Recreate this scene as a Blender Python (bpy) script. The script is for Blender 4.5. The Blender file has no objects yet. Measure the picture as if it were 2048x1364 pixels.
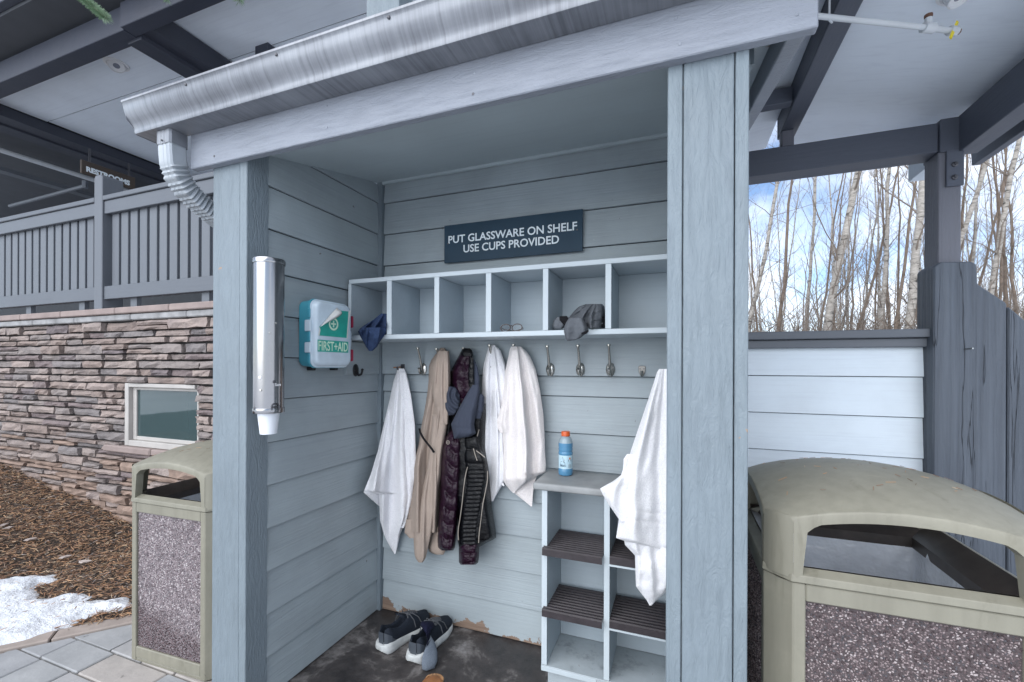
import bpy, bmesh, math, random
from mathutils import Vector, Matrix, noise as mnoise
C = bpy.context; SC = C.scene; COL = SC.collection
rnd = random.Random(7)
# ------------------------------------------------------------------ camera
H = 1.432; FPX = 879.62; YAW = 0.360314; ROLL = 0.0035886; CYP = 732.65
def cam_axes():
    f = Vector((-math.sin(YAW), math.cos(YAW), 0)); r = Vector((math.cos(YAW), math.sin(YAW), 0)); u = Vector((0, 0, 1))
    r2 = r*math.cos(ROLL) + u*math.sin(ROLL); u2 = -r*math.sin(ROLL) + u*math.cos(ROLL)
    return r2, u2, f
RX, UX, FX = cam_axes()
cam = bpy.data.cameras.new('camera'); camo = bpy.data.objects.new('camera', cam); COL.objects.link(camo)
camo.matrix_world = Matrix(((RX.x, UX.x, -FX.x, 0), (RX.y, UX.y, -FX.y, 0), (RX.z, UX.z, -FX.z, H), (0, 0, 0, 1)))
cam.sensor_width = 36; cam.lens = 36*FPX/2048; cam.shift_y = (CYP-682)/2048; cam.clip_start = 0.02; cam.clip_end = 2000
SC.camera = camo
# ------------------------------------------------------------------ sky, sun, exposure
SUN_EL, SUN_AZ = math.radians(36), math.radians(196)     # azimuth clockwise from +Y
w = bpy.data.worlds.new('World'); SC.world = w; w.use_nodes = True
nt = w.node_tree; nt.nodes.clear()
sky = nt.nodes.new('ShaderNodeTexSky'); sky.sky_type = 'NISHITA'; sky.sun_disc = False
sky.sun_elevation = SUN_EL; sky.sun_rotation = SUN_AZ; sky.altitude = 2500; sky.air_density = 1.0; sky.dust_density = 0.6
tc = nt.nodes.new('ShaderNodeTexCoord'); mp = nt.nodes.new('ShaderNodeMapping'); mp.inputs['Scale'].default_value = (1, 1, 2.2)
nz = nt.nodes.new('ShaderNodeTexNoise'); nz.inputs['Scale'].default_value = 3.2; nz.inputs['Detail'].default_value = 8; nz.inputs['Roughness'].default_value = 0.55
cr = nt.nodes.new('ShaderNodeValToRGB'); cr.color_ramp.elements[0].position = 0.37; cr.color_ramp.elements[1].position = 0.58
cr.color_ramp.elements[1].color = (0.85, 0.85, 0.85, 1)
mx = nt.nodes.new('ShaderNodeMixRGB'); mx.inputs[2].default_value = (7.0, 7.4, 8.1, 1)
bg = nt.nodes.new('ShaderNodeBackground'); bg.inputs['Strength'].default_value = 0.085
out = nt.nodes.new('ShaderNodeOutputWorld'); L = nt.links.new
L(tc.outputs['Generated'], mp.inputs[0]); L(mp.outputs[0], nz.inputs['Vector']); L(nz.outputs[0], cr.inputs[0]); L(cr.outputs[0], mx.inputs[0])
L(sky.outputs[0], mx.inputs[1]); L(mx.outputs[0], bg.inputs[0]); L(bg.outputs[0], out.inputs[0])
sun = bpy.data.lights.new('sun', 'SUN'); sun.energy = 1.5; sun.angle = math.radians(80); sun.color = (1.0, 0.985, 0.96)
suno = bpy.data.objects.new('sun', sun); COL.objects.link(suno)
sd = Vector((math.sin(SUN_AZ)*math.cos(SUN_EL), math.cos(SUN_AZ)*math.cos(SUN_EL), math.sin(SUN_EL)))
suno.rotation_euler = sd.to_track_quat('Z', 'Y').to_euler()
vs = SC.view_settings; vs.view_transform = 'Standard'; vs.look = 'None'; vs.exposure = 1.36; vs.gamma = 1; vs.use_curve_mapping = False
SC.cycles.max_bounces = 8; SC.cycles.diffuse_bounces = 5; SC.cycles.transparent_max_bounces = 8
# ------------------------------------------------------------------ helpers
def ray(px, py):
    return RX*((px-1024)/FPX) - UX*((py-CYP)/FPX) + FX
def P(px, py, X=None, Y=None, Z=None):
    """a measured photo position as a world point on a known plane"""
    d = ray(px, py)
    t = X/d.x if X is not None else (Y/d.y if Y is not None else (Z-H)/d.z)
    return Vector((0, 0, H)) + d*t
def wloc(o):
    v = Vector((0, 0, 0))
    while o is not None: v += o.location; o = o.parent
    return v
def tag(o, label=None, cat=None, group=None, kind=None):
    for k, v in (('label', label), ('category', cat), ('group', group), ('kind', kind)):
        if v: o[k] = v
    return o
def thing(name, label, cat, loc=(0, 0, 0), rz=0, group=None):
    o = bpy.data.objects.new(name, None); COL.objects.link(o); o.empty_display_size = 0.05
    o.location = loc; o.rotation_euler = (0, 0, rz)
    return tag(o, label, cat, group)
def obj(name, me, parent=None):
    o = bpy.data.objects.new(name, me); COL.objects.link(o)
    if parent is not None: o.parent = parent
    return o
def copy_tree(o, parent=None):
    c = o.copy(); COL.objects.link(c)
    if parent is not None: c.parent = parent
    for ch in list(o.children): copy_tree(ch, c)
    return c
class MB:
    """collects geometry; build() links it as one mesh object (world coordinates unless local)"""
    def __init__(s): s.v = []; s.f = []; s.m = []
    def add(s, vs, fs, mi=0):
        b = len(s.v); s.v += [tuple(v) for v in vs]
        for f in fs: s.f.append([i+b for i in f]); s.m.append(mi)
        return s
    def box(s, x0, x1, y0, y1, z0, z1, mi=0):
        vs = [(x, y, z) for z in (z0, z1) for y in (y0, y1) for x in (x0, x1)]
        return s.add(vs, [(0, 2, 3, 1), (4, 5, 7, 6), (0, 1, 5, 4), (2, 6, 7, 3), (0, 4, 6, 2), (1, 3, 7, 5)], mi)
    def beam(s, a, b, wd, ht, mi=0, up=Vector((0, 0, 1))):
        a = Vector(a); b = Vector(b); d = (b-a).normalized(); sd_ = d.cross(up).normalized(); u = sd_.cross(d)
        vs = [p + sd_*(i*wd/2) + u*(j*ht/2) for p in (a, b) for i, j in ((-1, -1), (1, -1), (1, 1), (-1, 1))]
        return s.add(vs, [(0, 1, 2, 3), (7, 6, 5, 4), (0, 4, 5, 1), (1, 5, 6, 2), (2, 6, 7, 3), (3, 7, 4, 0)], mi)
    def prism(s, poly, d, mi=0):
        n = len(poly); d = Vector(d); vs = [Vector(p) for p in poly]+[Vector(p)+d for p in poly]
        fs = [list(range(n))[::-1], list(range(n, 2*n))]+[(i, (i+1) % n, n+(i+1) % n, n+i) for i in range(n)]
        return s.add(vs, fs, mi)
    def lathe(s, prof, c=(0, 0, 0), n=24, mi=0, ax=None):
        c = Vector(c); vs = []; fs = []
        A = (Vector((1, 0, 0)), Vector((0, 1, 0)), Vector((0, 0, 1))) if ax is None else ax
        for r, z in prof:
            for k in range(n):
                t = 2*math.pi*k/n; vs.append(c + A[0]*(r*math.cos(t)) + A[1]*(r*math.sin(t)) + A[2]*z)
        for i in range(len(prof)-1):
            for k in range(n):
                a = i*n+k; b = i*n+(k+1) % n; fs.append((a, b, b+n, a+n))
        fs.append(list(range(n))[::-1]); fs.append([(len(prof)-1)*n+k for k in range(n)])
        return s.add(vs, fs, mi)
    def tube(s, pts, r, n=6, mi=0, flat=1.0):
        pts = [Vector(p) for p in pts]; m = len(pts)
        rs = r if isinstance(r, (list, tuple)) else [r]*m
        vs = []; fs = []; prev = None
        for i, p in enumerate(pts):
            d = (pts[min(i+1, m-1)]-pts[max(i-1, 0)]).normalized()
            if prev is None: prev = d.orthogonal().normalized()
            a = (prev - d*prev.dot(d)); a = a.normalized() if a.length > 1e-6 else d.orthogonal().normalized()
            b = d.cross(a); prev = a
            for k in range(n):
                t = 2*math.pi*k/n; vs.append(p + a*(rs[i]*math.cos(t)) + b*(rs[i]*flat*math.sin(t)))
        for i in range(m-1):
            for k in range(n):
                q = i*n+k; e = i*n+(k+1) % n; fs.append((q, e, e+n, q+n))
        fs.append(list(range(n))[::-1]); fs.append([(m-1)*n+k for k in range(n)])
        return s.add(vs, fs, mi)
    def grid(s, rows, mi=0, closed=False):
        m = len(rows); n = len(rows[0]); vs = [p for r in rows for p in r]; fs = []
        for i in range(m-1):
            for k in range(n if closed else n-1):
                a = i*n+k; b = i*n+(k+1) % n; fs.append((a, b, b+n, a+n))
        return s.add(vs, fs, mi)
    def mesh(s, name, mat, off=(0, 0, 0), smooth=False, bevel=0, seg=1, merge=False):
        off = Vector(off); me = bpy.data.meshes.new(name)
        me.from_pydata([tuple(Vector(v)-off) for v in s.v], [], s.f)
        mats = mat if isinstance(mat, (list, tuple)) else [mat]
        for m in mats: me.materials.append(m)
        if len(mats) > 1: me.polygons.foreach_set('material_index', s.m)
        bm = bmesh.new(); bm.from_mesh(me)
        if merge: bmesh.ops.remove_doubles(bm, verts=bm.verts, dist=1e-5)
        bmesh.ops.recalc_face_normals(bm, faces=bm.faces)
        if bevel:
            es = [e for e in bm.edges if len(e.link_faces) == 2 and e.calc_face_angle(0) > 0.5]
            bmesh.ops.bevel(bm, geom=es, offset=bevel, segments=seg, affect='EDGES', clamp_overlap=True, profile=0.5)
        bm.to_mesh(me); bm.free()
        if smooth:
            me.polygons.foreach_set('use_smooth', [True]*len(me.polygons))
            if smooth != 'all': me.set_sharp_from_angle(angle=math.radians(40))
        me.update(); return me
    def build(s, name, mat, parent=None, local=False, **k):
        off = Vector((0, 0, 0)) if local or parent is None else wloc(parent)
        return obj(name, s.mesh(name, mat, off, **k), parent)
def text(body, size, org, right, up, mat, parent=None, name='lettering', ext=0.0006, sx=1.0, bold=0.0, align='LEFT', local=False, sp=1.0):
    cu = bpy.data.curves.new('t', 'FONT'); cu.body = body; cu.size = size; cu.extrude = ext; cu.offset = bold; cu.align_x = align
    cu.space_character = sp; cu.resolution_u = 3
    to = bpy.data.objects.new('t', cu); COL.objects.link(to); C.view_layer.update()
    me = bpy.data.meshes.new_from_object(to.evaluated_get(C.evaluated_depsgraph_get()))
    bpy.data.objects.remove(to); bpy.data.curves.remove(cu)
    r = Vector(right).normalized(); u = Vector(up).normalized(); n = r.cross(u)
    off = Vector((0, 0, 0)) if local or parent is None else wloc(parent)
    for v in me.vertices:
        p = Vector(org) + r*(v.co.x*sx) + u*v.co.y + n*v.co.z - off; v.co = p
    me.materials.clear(); me.materials.append(mat); me.name = name
    return obj(name, me, parent)
def interp(rows, t):
    for a, b in zip(rows, rows[1:]):
        if a[0] <= t <= b[0]:
            k = (t-a[0])/max(1e-6, b[0]-a[0]); return [x+(y-x)*k for x, y in zip(a[1:], b[1:])]
    return list(rows[-1][1:]) if t > rows[-1][0] else list(rows[0][1:])
def cloth(mb, rows, Y0, bulge=0.03, amp=0.012, nf=3, seed=0, thick=0.012, m=56, n=34, extra=None, mi=0, rag=0.0):
    """a hanging cloth: traced edges on the plane Y0, folds that fan out from the top, real thickness"""
    R = random.Random(seed); y0, y1 = rows[0][0], rows[-1][0]
    nfold = max(2, int(round(nf*1.9))); wv = []
    for k in range(nfold):
        c = (k+.5+R.uniform(-.35, .35))/nfold; wv.append((c, R.uniform(-.12, .12), R.uniform(.26, .62)/nfold, R.uniform(.4, 1.0)*(1 if k % 2 == 0 or R.random() < .5 else -.8), R.uniform(.4, 2.2)))
    front = []; back = []; ct0 = (rows[0][1]+rows[0][2])/2; wm = max(b-a for _, a, b in rows); cw = sum((a+b)/2*(b-a) for _, a, b in rows)/sum(b-a for _, a, b in rows); hw0 = max(6, (rows[0][2]-rows[0][1])/2)
    for i in range(m+1):
        t = i/m; py = y0+(y1-y0)*t; xl, xr = interp(rows, py); fr = []; bk = []
        if rag:
            xl += rag*mnoise.noise(Vector((py*.05, seed, 0))); xr += rag*mnoise.noise(Vector((py*.05, seed+9, 0)))
        wd = max(0.15, min(1, (xr-xl)/60.0)); am = amp*min(1, .35+1.5*t)*wd
        for k in range(n+1):
            s = k/n; px = xl+(xr-xl)*s; e = math.sin(math.pi*min(1, max(0, s)))
            tt = min(1, t*1.5); u_ = .5+.5*(px-(ct0+(cw-ct0)*min(1, t*1.8)))/(hw0+(wm*.5-hw0)*tt**.75)
            f = 0
            for c, dr, w_, a, sk in wv:
                q = (u_-c-dr*(t-.4)-.02*mnoise.noise(Vector((t*4, c*9, seed))))/w_; q = q*(sk if q > 0 else 1); f += a*1.5*math.exp(-q*q)*(1+.5*mnoise.noise(Vector((t*3, c*7, seed+3))))
            f += .5*mnoise.noise(Vector((u_*3, t*3, seed)))+.22*mnoise.noise(Vector((u_*6+t*4, t*7, seed+1)))
            eb = 1-(1-min(1, e*1.25))**2.2
            d = bulge*eb*wd + am*f*min(1, e*2.5+.12)
            if extra: d += extra(s, t, px, py)
            th = 0.004+thick*eb*wd
            fr.append(P(px, py, Y=Y0-d)); bk.append(P(px, py, Y=Y0-d+th))
        front.append(fr); back.append(bk)
    loops = [fr + bk[::-1] for fr, bk in zip(front, back)]
    mb.grid(loops, mi, closed=True)
    L_ = len(loops[0])
    for row in (loops[0], loops[-1]):
        fs = [(k, k+1, L_-2-k, L_-1-k) for k in range(L_//2-1)]
        mb.add(row, fs, mi)
    return mb
# ------------------------------------------------------------------ materials
def nodes(name):
    m = bpy.data.materials.new(name); m.use_nodes = True; nt = m.node_tree
    return m, nt, nt.nodes['Principled BSDF']
def N(nt, t, **k):
    n = nt.nodes.new(t)
    for a, v in k.items():
        if a in n.inputs.keys(): n.inputs[a].default_value = v
        else: setattr(n, a, v)
    return n
def coords(nt, scale=(1, 1, 1), rand=True):
    tc = N(nt, 'ShaderNodeTexCoord'); mp = N(nt, 'ShaderNodeMapping'); mp.inputs['Scale'].default_value = scale
    nt.links.new(tc.outputs['Object'], mp.inputs[0])
    if rand:
        oi = N(nt, 'ShaderNodeObjectInfo'); mu = N(nt, 'ShaderNodeMath', operation='MULTIPLY'); mu.inputs[1].default_value = 37.0
        nt.links.new(oi.outputs['Random'], mu.inputs[0]); nt.links.new(mu.outputs[0], mp.inputs['Location'])
    return mp
def noise_(nt, vec, scale, detail=4, rough=.55, dist=0):
    n = N(nt, 'ShaderNodeTexNoise'); n.inputs['Scale'].default_value = scale; n.inputs['Detail'].default_value = detail
    n.inputs['Roughness'].default_value = rough; n.inputs['Distortion'].default_value = dist
    nt.links.new(vec.outputs[0], n.inputs['Vector']); return n
def ramp(nt, fac, stops, interp_='LINEAR'):
    r = N(nt, 'ShaderNodeValToRGB'); e = r.color_ramp.elements; r.color_ramp.interpolation = interp_
    while len(e) < len(stops): e.new(0.5)
    for q, (p, c) in zip(e, stops):
        q.position = p; q.color = (*c, 1) if len(c) == 3 else c
    nt.links.new(fac, r.inputs[0]); return r
def mix(nt, fac, a, b, mode='MIX'):
    m = N(nt, 'ShaderNodeMixRGB', blend_type=mode)
    for i, v in ((0, fac), (1, a), (2, b)):
        if hasattr(v, 'links'): nt.links.new(v, m.inputs[i])
        else: m.inputs[i].default_value = v if i == 0 else ((*v, 1) if len(v) == 3 else v)
    return m
def bump(nt, b, h, strength, dist, prev=None):
    n = N(nt, 'ShaderNodeBump'); n.inputs['Strength'].default_value = strength; n.inputs['Distance'].default_value = dist
    nt.links.new(h, n.inputs['Height'])
    if prev: nt.links.new(prev.outputs[0], n.inputs['Normal'])
    nt.links.new(n.outputs[0], b.inputs['Normal']); return n
def sc(c, k): return tuple(min(1, x*k) for x in c)
def plain(name, col, rough=.6, metal=0, var=.12, vs_=6, bs=0, bd=.002, bscale=60, spec=.5, **kw):
    m, nt, b = nodes(name); v = coords(nt)
    n = noise_(nt, v, vs_, 5)
    r = ramp(nt, n.outputs[0], [(.25, sc(col, 1-var)), (.75, sc(col, 1+var))])
    nt.links.new(r.outputs[0], b.inputs['Base Color']); b.inputs['Roughness'].default_value = rough; b.inputs['Metallic'].default_value = metal
    b.inputs['Specular IOR Level'].default_value = spec
    if bs: bump(nt, b, noise_(nt, v, bscale, 3).outputs[0], bs, bd)
    for k, x in kw.items(): b.inputs[k.replace('_', ' ')].default_value = x
    return m
def painted(name, col, axis='X', rough=.55, grain=.35, var=.08, rawn=0.0, chips=None, fine=46):
    """painted wood: stretched grain relief along axis, blotchy sheen, a little grime; optional chipped spots of bare wood"""
    m, nt, b = nodes(name)
    sc_ = {'X': (1.3, fine, fine), 'Y': (fine, 1.3, fine), 'Z': (fine, fine, 1.3)}[axis]
    v = coords(nt, sc_); iso = coords(nt)
    g = noise_(nt, v, 1.0, 5, .6, 1.4); bl = noise_(nt, iso, 3.5, 5); fi = noise_(nt, iso, 170, 3)
    oi = N(nt, 'ShaderNodeObjectInfo')
    r = ramp(nt, bl.outputs[0], [(.25, sc(col, 1-var)), (.75, sc(col, 1+var))])
    r2 = ramp(nt, oi.outputs['Random'], [(0, (.93, .93, .94)), (1, (1, 1, 1))])
    c = mix(nt, 1.0, r.outputs[0], r2.outputs[0], 'MULTIPLY')
    gr = ramp(nt, g.outputs[0], [(.30, (.86, .86, .88)), (.5, (1, 1, 1))])
    c = mix(nt, .45, c.outputs[0], gr.outputs[0], 'MULTIPLY')
    last = c
    if chips:
        n2 = noise_(nt, iso, 9, 6, .7); k = ramp(nt, n2.outputs[0], [(.70, (0, 0, 0)), (.706, (1, 1, 1))])
        last = mix(nt, k.outputs[0], c.outputs[0], chips)
    nt.links.new(last.outputs[0], b.inputs['Base Color'])
    rr = ramp(nt, bl.outputs[0], [(.3, (rough-.08,)*3), (.7, (rough+.1,)*3)]); nt.links.new(rr.outputs[0], b.inputs['Roughness'])
    b1 = bump(nt, b, g.outputs[0], grain, .004)
    b2 = bump(nt, b, fi.outputs[0], .12, .001, b1)
    if rawn:
        rs = noise_(nt, coords(nt, {'X': (9, 40, 40), 'Y': (40, 9, 40), 'Z': (40, 40, 9)}[axis]), 1.0, 4, .7, 2.0)
        bump(nt, b, rs.outputs[0], rawn, .006, b2)
    return m
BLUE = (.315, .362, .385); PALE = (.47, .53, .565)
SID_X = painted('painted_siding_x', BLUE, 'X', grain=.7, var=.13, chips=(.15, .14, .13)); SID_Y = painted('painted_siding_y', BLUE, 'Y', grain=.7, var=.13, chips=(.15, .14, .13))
POSTM = painted('painted_post', (.180, .220, .248), 'Z', grain=.35, rawn=.9, chips=(.30, .21, .15))
TRIM_X = painted('painted_trim_x', PALE, 'X', grain=.2, chips=(.28, .2, .14)); TRIM_Z = painted('painted_trim_z', PALE, 'Z', grain=.2)
CUB = painted('painted_cubby', (.36, .42, .46), 'X', grain=.12)
HEAD = painted('painted_header', (.255, .278, .32), 'X', grain=.3, rawn=.8)
CEIL = painted('painted_ceiling', (.42, .48, .505), 'X', grain=.05)  # same paint as the walls, lightened to stand in for fill light
SID_R = painted('painted_siding_lit', (.62, .69, .75), 'X', grain=.3)  # siding paint brightened in the colour for strongly lit parts
SOFF = painted('soffit_panel', (.76, .82, .89), 'X', grain=.12, var=.05, fine=25)
DARK_X = painted('dark_beam_x', (.072, .083, .110), 'X', grain=.25, rawn=.2); DARK_Y = painted('dark_beam_y', (.072, .083, .110), 'Y', grain=.25, rawn=.2)
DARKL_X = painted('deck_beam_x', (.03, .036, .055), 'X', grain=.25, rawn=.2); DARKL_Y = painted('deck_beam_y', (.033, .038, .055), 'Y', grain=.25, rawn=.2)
DARK_Z = painted('dark_beam_z', (.12, .125, .15), 'Z', grain=.5, rawn=.5)
RAIL_X = painted('rail_paint_x', (.105, .118, .138), 'X', grain=.2); RAIL_Z = painted('rail_paint_z', (.12, .133, .153), 'Z', grain=.25)
SHADE = plain('dark_shade_backing', (.05, .055, .065), .7)  # shade deep in the porch put into the colour; also dark backing behind boards
GUT = None
def mk_gutter():
    m, nt, b = nodes('gutter_metal'); v = coords(nt, (55, .6, .6)); n = noise_(nt, v, 1, 5, .7); n2 = noise_(nt, coords(nt), 4, 4)
    f = mix(nt, .5, n.outputs[0], n2.outputs[0])
    r = ramp(nt, f.outputs[0], [(.38, (.13, .138, .155)), (.5, (.21, .222, .245)), (.62, (.27, .285, .31))]); nt.links.new(r.outputs[0], b.inputs['Base Color'])
    q = ramp(nt, n.outputs[0], [(.3, (.28,)*3), (.7, (.5,)*3)]); nt.links.new(q.outputs[0], b.inputs['Roughness']); b.inputs['Metallic'].default_value = .35
    bump(nt, b, n.outputs[0], .12, .002); return m
GUT = mk_gutter()
DSP = plain('downspout_paint', (.34, .37, .40), .45, .2, .12)
STEEL = plain('polished_steel', (.31, .31, .32), .2, 1, .08, 3, .06, .002, 8)
NICK = plain('satin_nickel', (.46, .45, .42), .24, 1, .08, 20)
BLACKM = plain('black_metal', (.03, .03, .032), .4, .6)
SCREW = plain('screw_metal', (.10, .10, .11), .4, .8)
SIGNB = plain('sign_board', (.026, .053, .082), .5, 0, .1, 5, spec=.2); SIGNT = plain('sign_letter', (.72, .78, .82), .5)
SBROWN = plain('brown_sign', (.055, .04, .03), .5); WHITE = plain('white_plastic', (.75, .76, .78), .4)
def mk_terry(name, col):
    m, nt, b = nodes(name); v = coords(nt); n = noise_(nt, v, 190, 3, .8); l = noise_(nt, v, 7, 4)
    r = ramp(nt, l.outputs[0], [(.3, sc(col, .94)), (.7, sc(col, 1.03))])
    c = mix(nt, .6, r.outputs[0], ramp(nt, n.outputs[0], [(.32, (.70, .70, .74)), (.6, (1, 1, 1))]).outputs[0], 'MULTIPLY')
    nt.links.new(c.outputs[0], b.inputs['Base Color']); b.inputs['Roughness'].default_value = .95; b.inputs['Specular IOR Level'].default_value = .1
    b.inputs['Sheen Weight'].default_value = .3
    b1 = bump(nt, b, n.outputs[0], .8, .006); bump(nt, b, noise_(nt, v, 45, 3).outputs[0], .25, .004, b1); return m
TOWEL = mk_terry('terry_white', (.87, .87, .89)); TOWELP = mk_terry('terry_cream', (.86, .81, .79))
def mk_fabric(name, col, wsc=700, rough=.9, st=.35, wr=.3):
    m, nt, b = nodes(name); v = coords(nt); n = noise_(nt, v, wsc, 2); l = noise_(nt, v, 14, 5)
    r = ramp(nt, n.outputs[0], [(.3, sc(col, .75)), (.7, sc(col, 1.22))]); nt.links.new(r.outputs[0], b.inputs['Base Color'])
    b.inputs['Roughness'].default_value = rough; b.inputs['Specular IOR Level'].default_value = .2
    b1 = bump(nt, b, n.outputs[0], st, .002); bump(nt, b, l.outputs[0], wr, .01, b1); return m
BEIGE = mk_fabric('beige_fleece', (.35, .285, .242)); GREYF = mk_fabric('blue_grey_jersey', (.045, .053, .076)); NAVY = mk_fabric('navy_cloth', (.03, .05, .11))
HEATH = mk_fabric('heather_grey', (.11, .12, .135), 420); BLACKF = mk_fabric('black_cloth', (.008, .008, .01))
def mk_puff(name, col):
    m, nt, b = nodes(name); v = coords(nt, (1, 1, 2.0)); l = noise_(nt, v, 30, 5, .65, 1.0)
    r = ramp(nt, l.outputs[0], [(.3, sc(col, .6)), (.7, sc(col, 1.3))]); nt.links.new(r.outputs[0], b.inputs['Base Color'])
    b.inputs['Roughness'].default_value = .27; b.inputs['Specular IOR Level'].default_value = .30
    bump(nt, b, l.outputs[0], .6, .010); return m
PUFFP = mk_puff('purple_nylon', (.015, .0035, .012)); PUFFB = mk_puff('black_nylon', (.0015, .0017, .003))
def mk_stone():
    m, nt, b = nodes('stacked_stone'); v = coords(nt); oi = N(nt, 'ShaderNodeObjectInfo')
    base = ramp(nt, oi.outputs['Random'], [(0, (.29, .235, .212)), (.18, (.34, .29, .268)), (.36, (.28, .25, .24)), (.52, (.37, .31, .285)), (.72, (.24, .222, .222)),
                                           (.82, (.225, .185, .185)), (.89, (.285, .245, .23)), (.96, (.20, .172, .178))], 'CONSTANT')
    n = noise_(nt, v, 9, 6, .65); n3 = noise_(nt, v, 60, 4, .7)
    c = mix(nt, .8, base.outputs[0], ramp(nt, n.outputs[0], [(.3, (.50, .48, .50)), (.5, (.80, .77, .76)), (.72, (1.0, .95, .92))]).outputs[0], 'MULTIPLY')
    nt.links.new(c.outputs[0], b.inputs['Base Color']); b.inputs['Roughness'].default_value = .9
    b1 = bump(nt, b, n.outputs[0], 1.0, .03); bump(nt, b, n3.outputs[0], .8, .008, b1); return m
STONE = mk_stone()
TAN = plain('tan_stone', (.25, .18, .145), .9, 0, .35, 9, .6, .01, 30)
CAPS = plain('cap_stone', (.27, .215, .20), .85, 0, .2, 5, .4, .006, 40); CAPC = plain('cap_concrete', (.27, .27, .275), .9, 0, .4, 8, .6, .006, 30)
MORT = plain('dark_mortar', (.045, .042, .042), .95); JOINT = plain('joint_sand', (.20, .19, .175), .95, 0, .3, 30)
DECK = plain('bounce_deck_boards', (.50, .54, .60), .8)  # hidden deck floor made pale to bounce light onto the soffit
VINYL = plain('window_vinyl', (.42, .40, .38), .45)
def mk_glass(name, col, rough=.03, alpha=.35):
    m, nt, b = nodes(name); b.inputs['Base Color'].default_value = (*col, 1); b.inputs['Roughness'].default_value = rough; b.inputs['Alpha'].default_value = alpha
    b.inputs['Specular IOR Level'].default_value = .8; return m
PANE = mk_glass('window_glass', (.045, .075, .08), .04, .93)
OLIVE = None
def mk_olive():
    m, nt, b = nodes('olive_plastic'); v = coords(nt, rand=False); n = noise_(nt, v, 3.5, 6, .65, .6); dr = noise_(nt, coords(nt, (30, 30, 3), False), 1, 5)
    base = (.225, .215, .172)
    r = ramp(nt, n.outputs[0], [(.3, sc(base, .9)), (.55, base), (.66, sc(base, 1.12)), (.8, sc(base, 1.03))])
    c = mix(nt, .3, r.outputs[0], ramp(nt, dr.outputs[0], [(.35, (.75, .74, .7)), (.6, (1.08, 1.08, 1.05))]).outputs[0], 'MULTIPLY')
    g2 = noise_(nt, coords(nt, (9, 9, 1.6), False), 1, 6, .7, .8); c = mix(nt, .55, c.outputs[0], ramp(nt, g2.outputs[0], [(.30, (.62, .60, .55)), (.42, (1, 1, 1)), (.62, (1, 1, 1)), (.68, (1.2, 1.2, 1.16))]).outputs[0], 'MULTIPLY')
    sp2 = noise_(nt, v, 38, 4, .6); c = mix(nt, ramp(nt, sp2.outputs[0], [(.73, (0, 0, 0)), (.75, (.8, .8, .8))]).outputs[0], c.outputs[0], (.07, .06, .05))
    nt.links.new(c.outputs[0], b.inputs['Base Color']); b.inputs['Roughness'].default_value = .5
    bump(nt, b, noise_(nt, v, 240, 2).outputs[0], .08, .001); return m
OLIVE = mk_olive()
LINER = plain('dark_liner_plastic', (.065, .055, .050), .4, 0, .3, 20); BAG = plain('grey_bin_bag', (.78, .82, .88), .25, 0, .15, 6, .7, .02, 14)
def mk_pebble(name, stops):
    m, nt, b = nodes(name); g = N(nt, 'ShaderNodeNewGeometry'); r = ramp(nt, g.outputs['Random Per Island'], stops, 'CONSTANT')
    nt.links.new(r.outputs[0], b.inputs['Base Color']); b.inputs['Roughness'].default_value = .7; return m
PEB = mk_pebble('aggregate_pebbles', [(0, (.06, .042, .046)), (.18, (.12, .088, .092)), (.34, (.20, .155, .16)), (.50, (.085, .08, .09)), (.63, (.26, .21, .213)), (.88, (.40, .35, .35))])
def mk_peb2():
    m = mk_pebble('aggregate_pebbles_worn', [(0, (.13, .10, .11)), (.22, (.22, .175, .185)), (.42, (.33, .27, .28)), (.58, (.17, .155, .165)), (.72, (.42, .36, .37)), (.88, (.60, .55, .55))])
    nt = m.node_tree; b = nt.nodes['Principled BSDF']; src = b.inputs['Base Color'].links[0].from_socket
    tc = N(nt, 'ShaderNodeTexCoord'); sx = N(nt, 'ShaderNodeSeparateXYZ'); nt.links.new(tc.outputs['Object'], sx.inputs[0]); n = noise_(nt, coords(nt, rand=False), 7, 4)
    a = N(nt, 'ShaderNodeMath', operation='MULTIPLY_ADD'); nt.links.new(n.outputs[0], a.inputs[0]); a.inputs[1].default_value = .16; nt.links.new(sx.outputs['Z'], a.inputs[2])
    a2 = N(nt, 'ShaderNodeMath', operation='MULTIPLY_ADD'); nt.links.new(sx.outputs['X'], a2.inputs[0]); a2.inputs[1].default_value = .28; nt.links.new(a.outputs[0], a2.inputs[2])
    k = ramp(nt, a2.outputs[0], [(.20, (.34, .26, .27)), (.27, (1, 1, 1))])
    c = mix(nt, 1, src, k.outputs[0], 'MULTIPLY'); nt.links.new(c.outputs[0], b.inputs['Base Color']); return m
PEB2 = mk_peb2(); PEBW = plain('worn_aggregate_matrix', (.20, .175, .185), .9, 0, .3, 80)
PEBB = plain('aggregate_matrix', (.075, .06, .062), .9, 0, .3, 80)
TEAL = plain('teal_plastic', (.055, .30, .39), .35, 0, .06); LABELG = plain('green_label', (.03, .36, .29), .35, 0, .12, 30)
CLEAR = plain('cloudy_plastic', (.56, .66, .74), .25, 0, .1, 14); RED = plain('red_plastic', (.30, .02, .055), .35, 0, .1)
CREAMT = plain('label_letter', (.62, .80, .62), .5); PAPER = plain('peeled_paper', (.62, .62, .60), .7, 0, .1, 30, .4, .004, 30)
CUP = plain('frosted_cup', (.74, .77, .82), .3, 0, .04)
CAPO = plain('orange_cap', (.56, .09, .016), .4, 0, .08); LIQ = plain('blue_drink', (.075, .215, .36), .12, 0, .1, 10); BOTT = plain('bottle_plastic', (.26, .33, .37), .12)
LABW = plain('bottle_label', (.42, .58, .66), .4, 0, .05); LABD = plain('label_print', (.05, .09, .13), .5); LABGR = plain('label_grey_print', (.25, .32, .36), .5)
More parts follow.
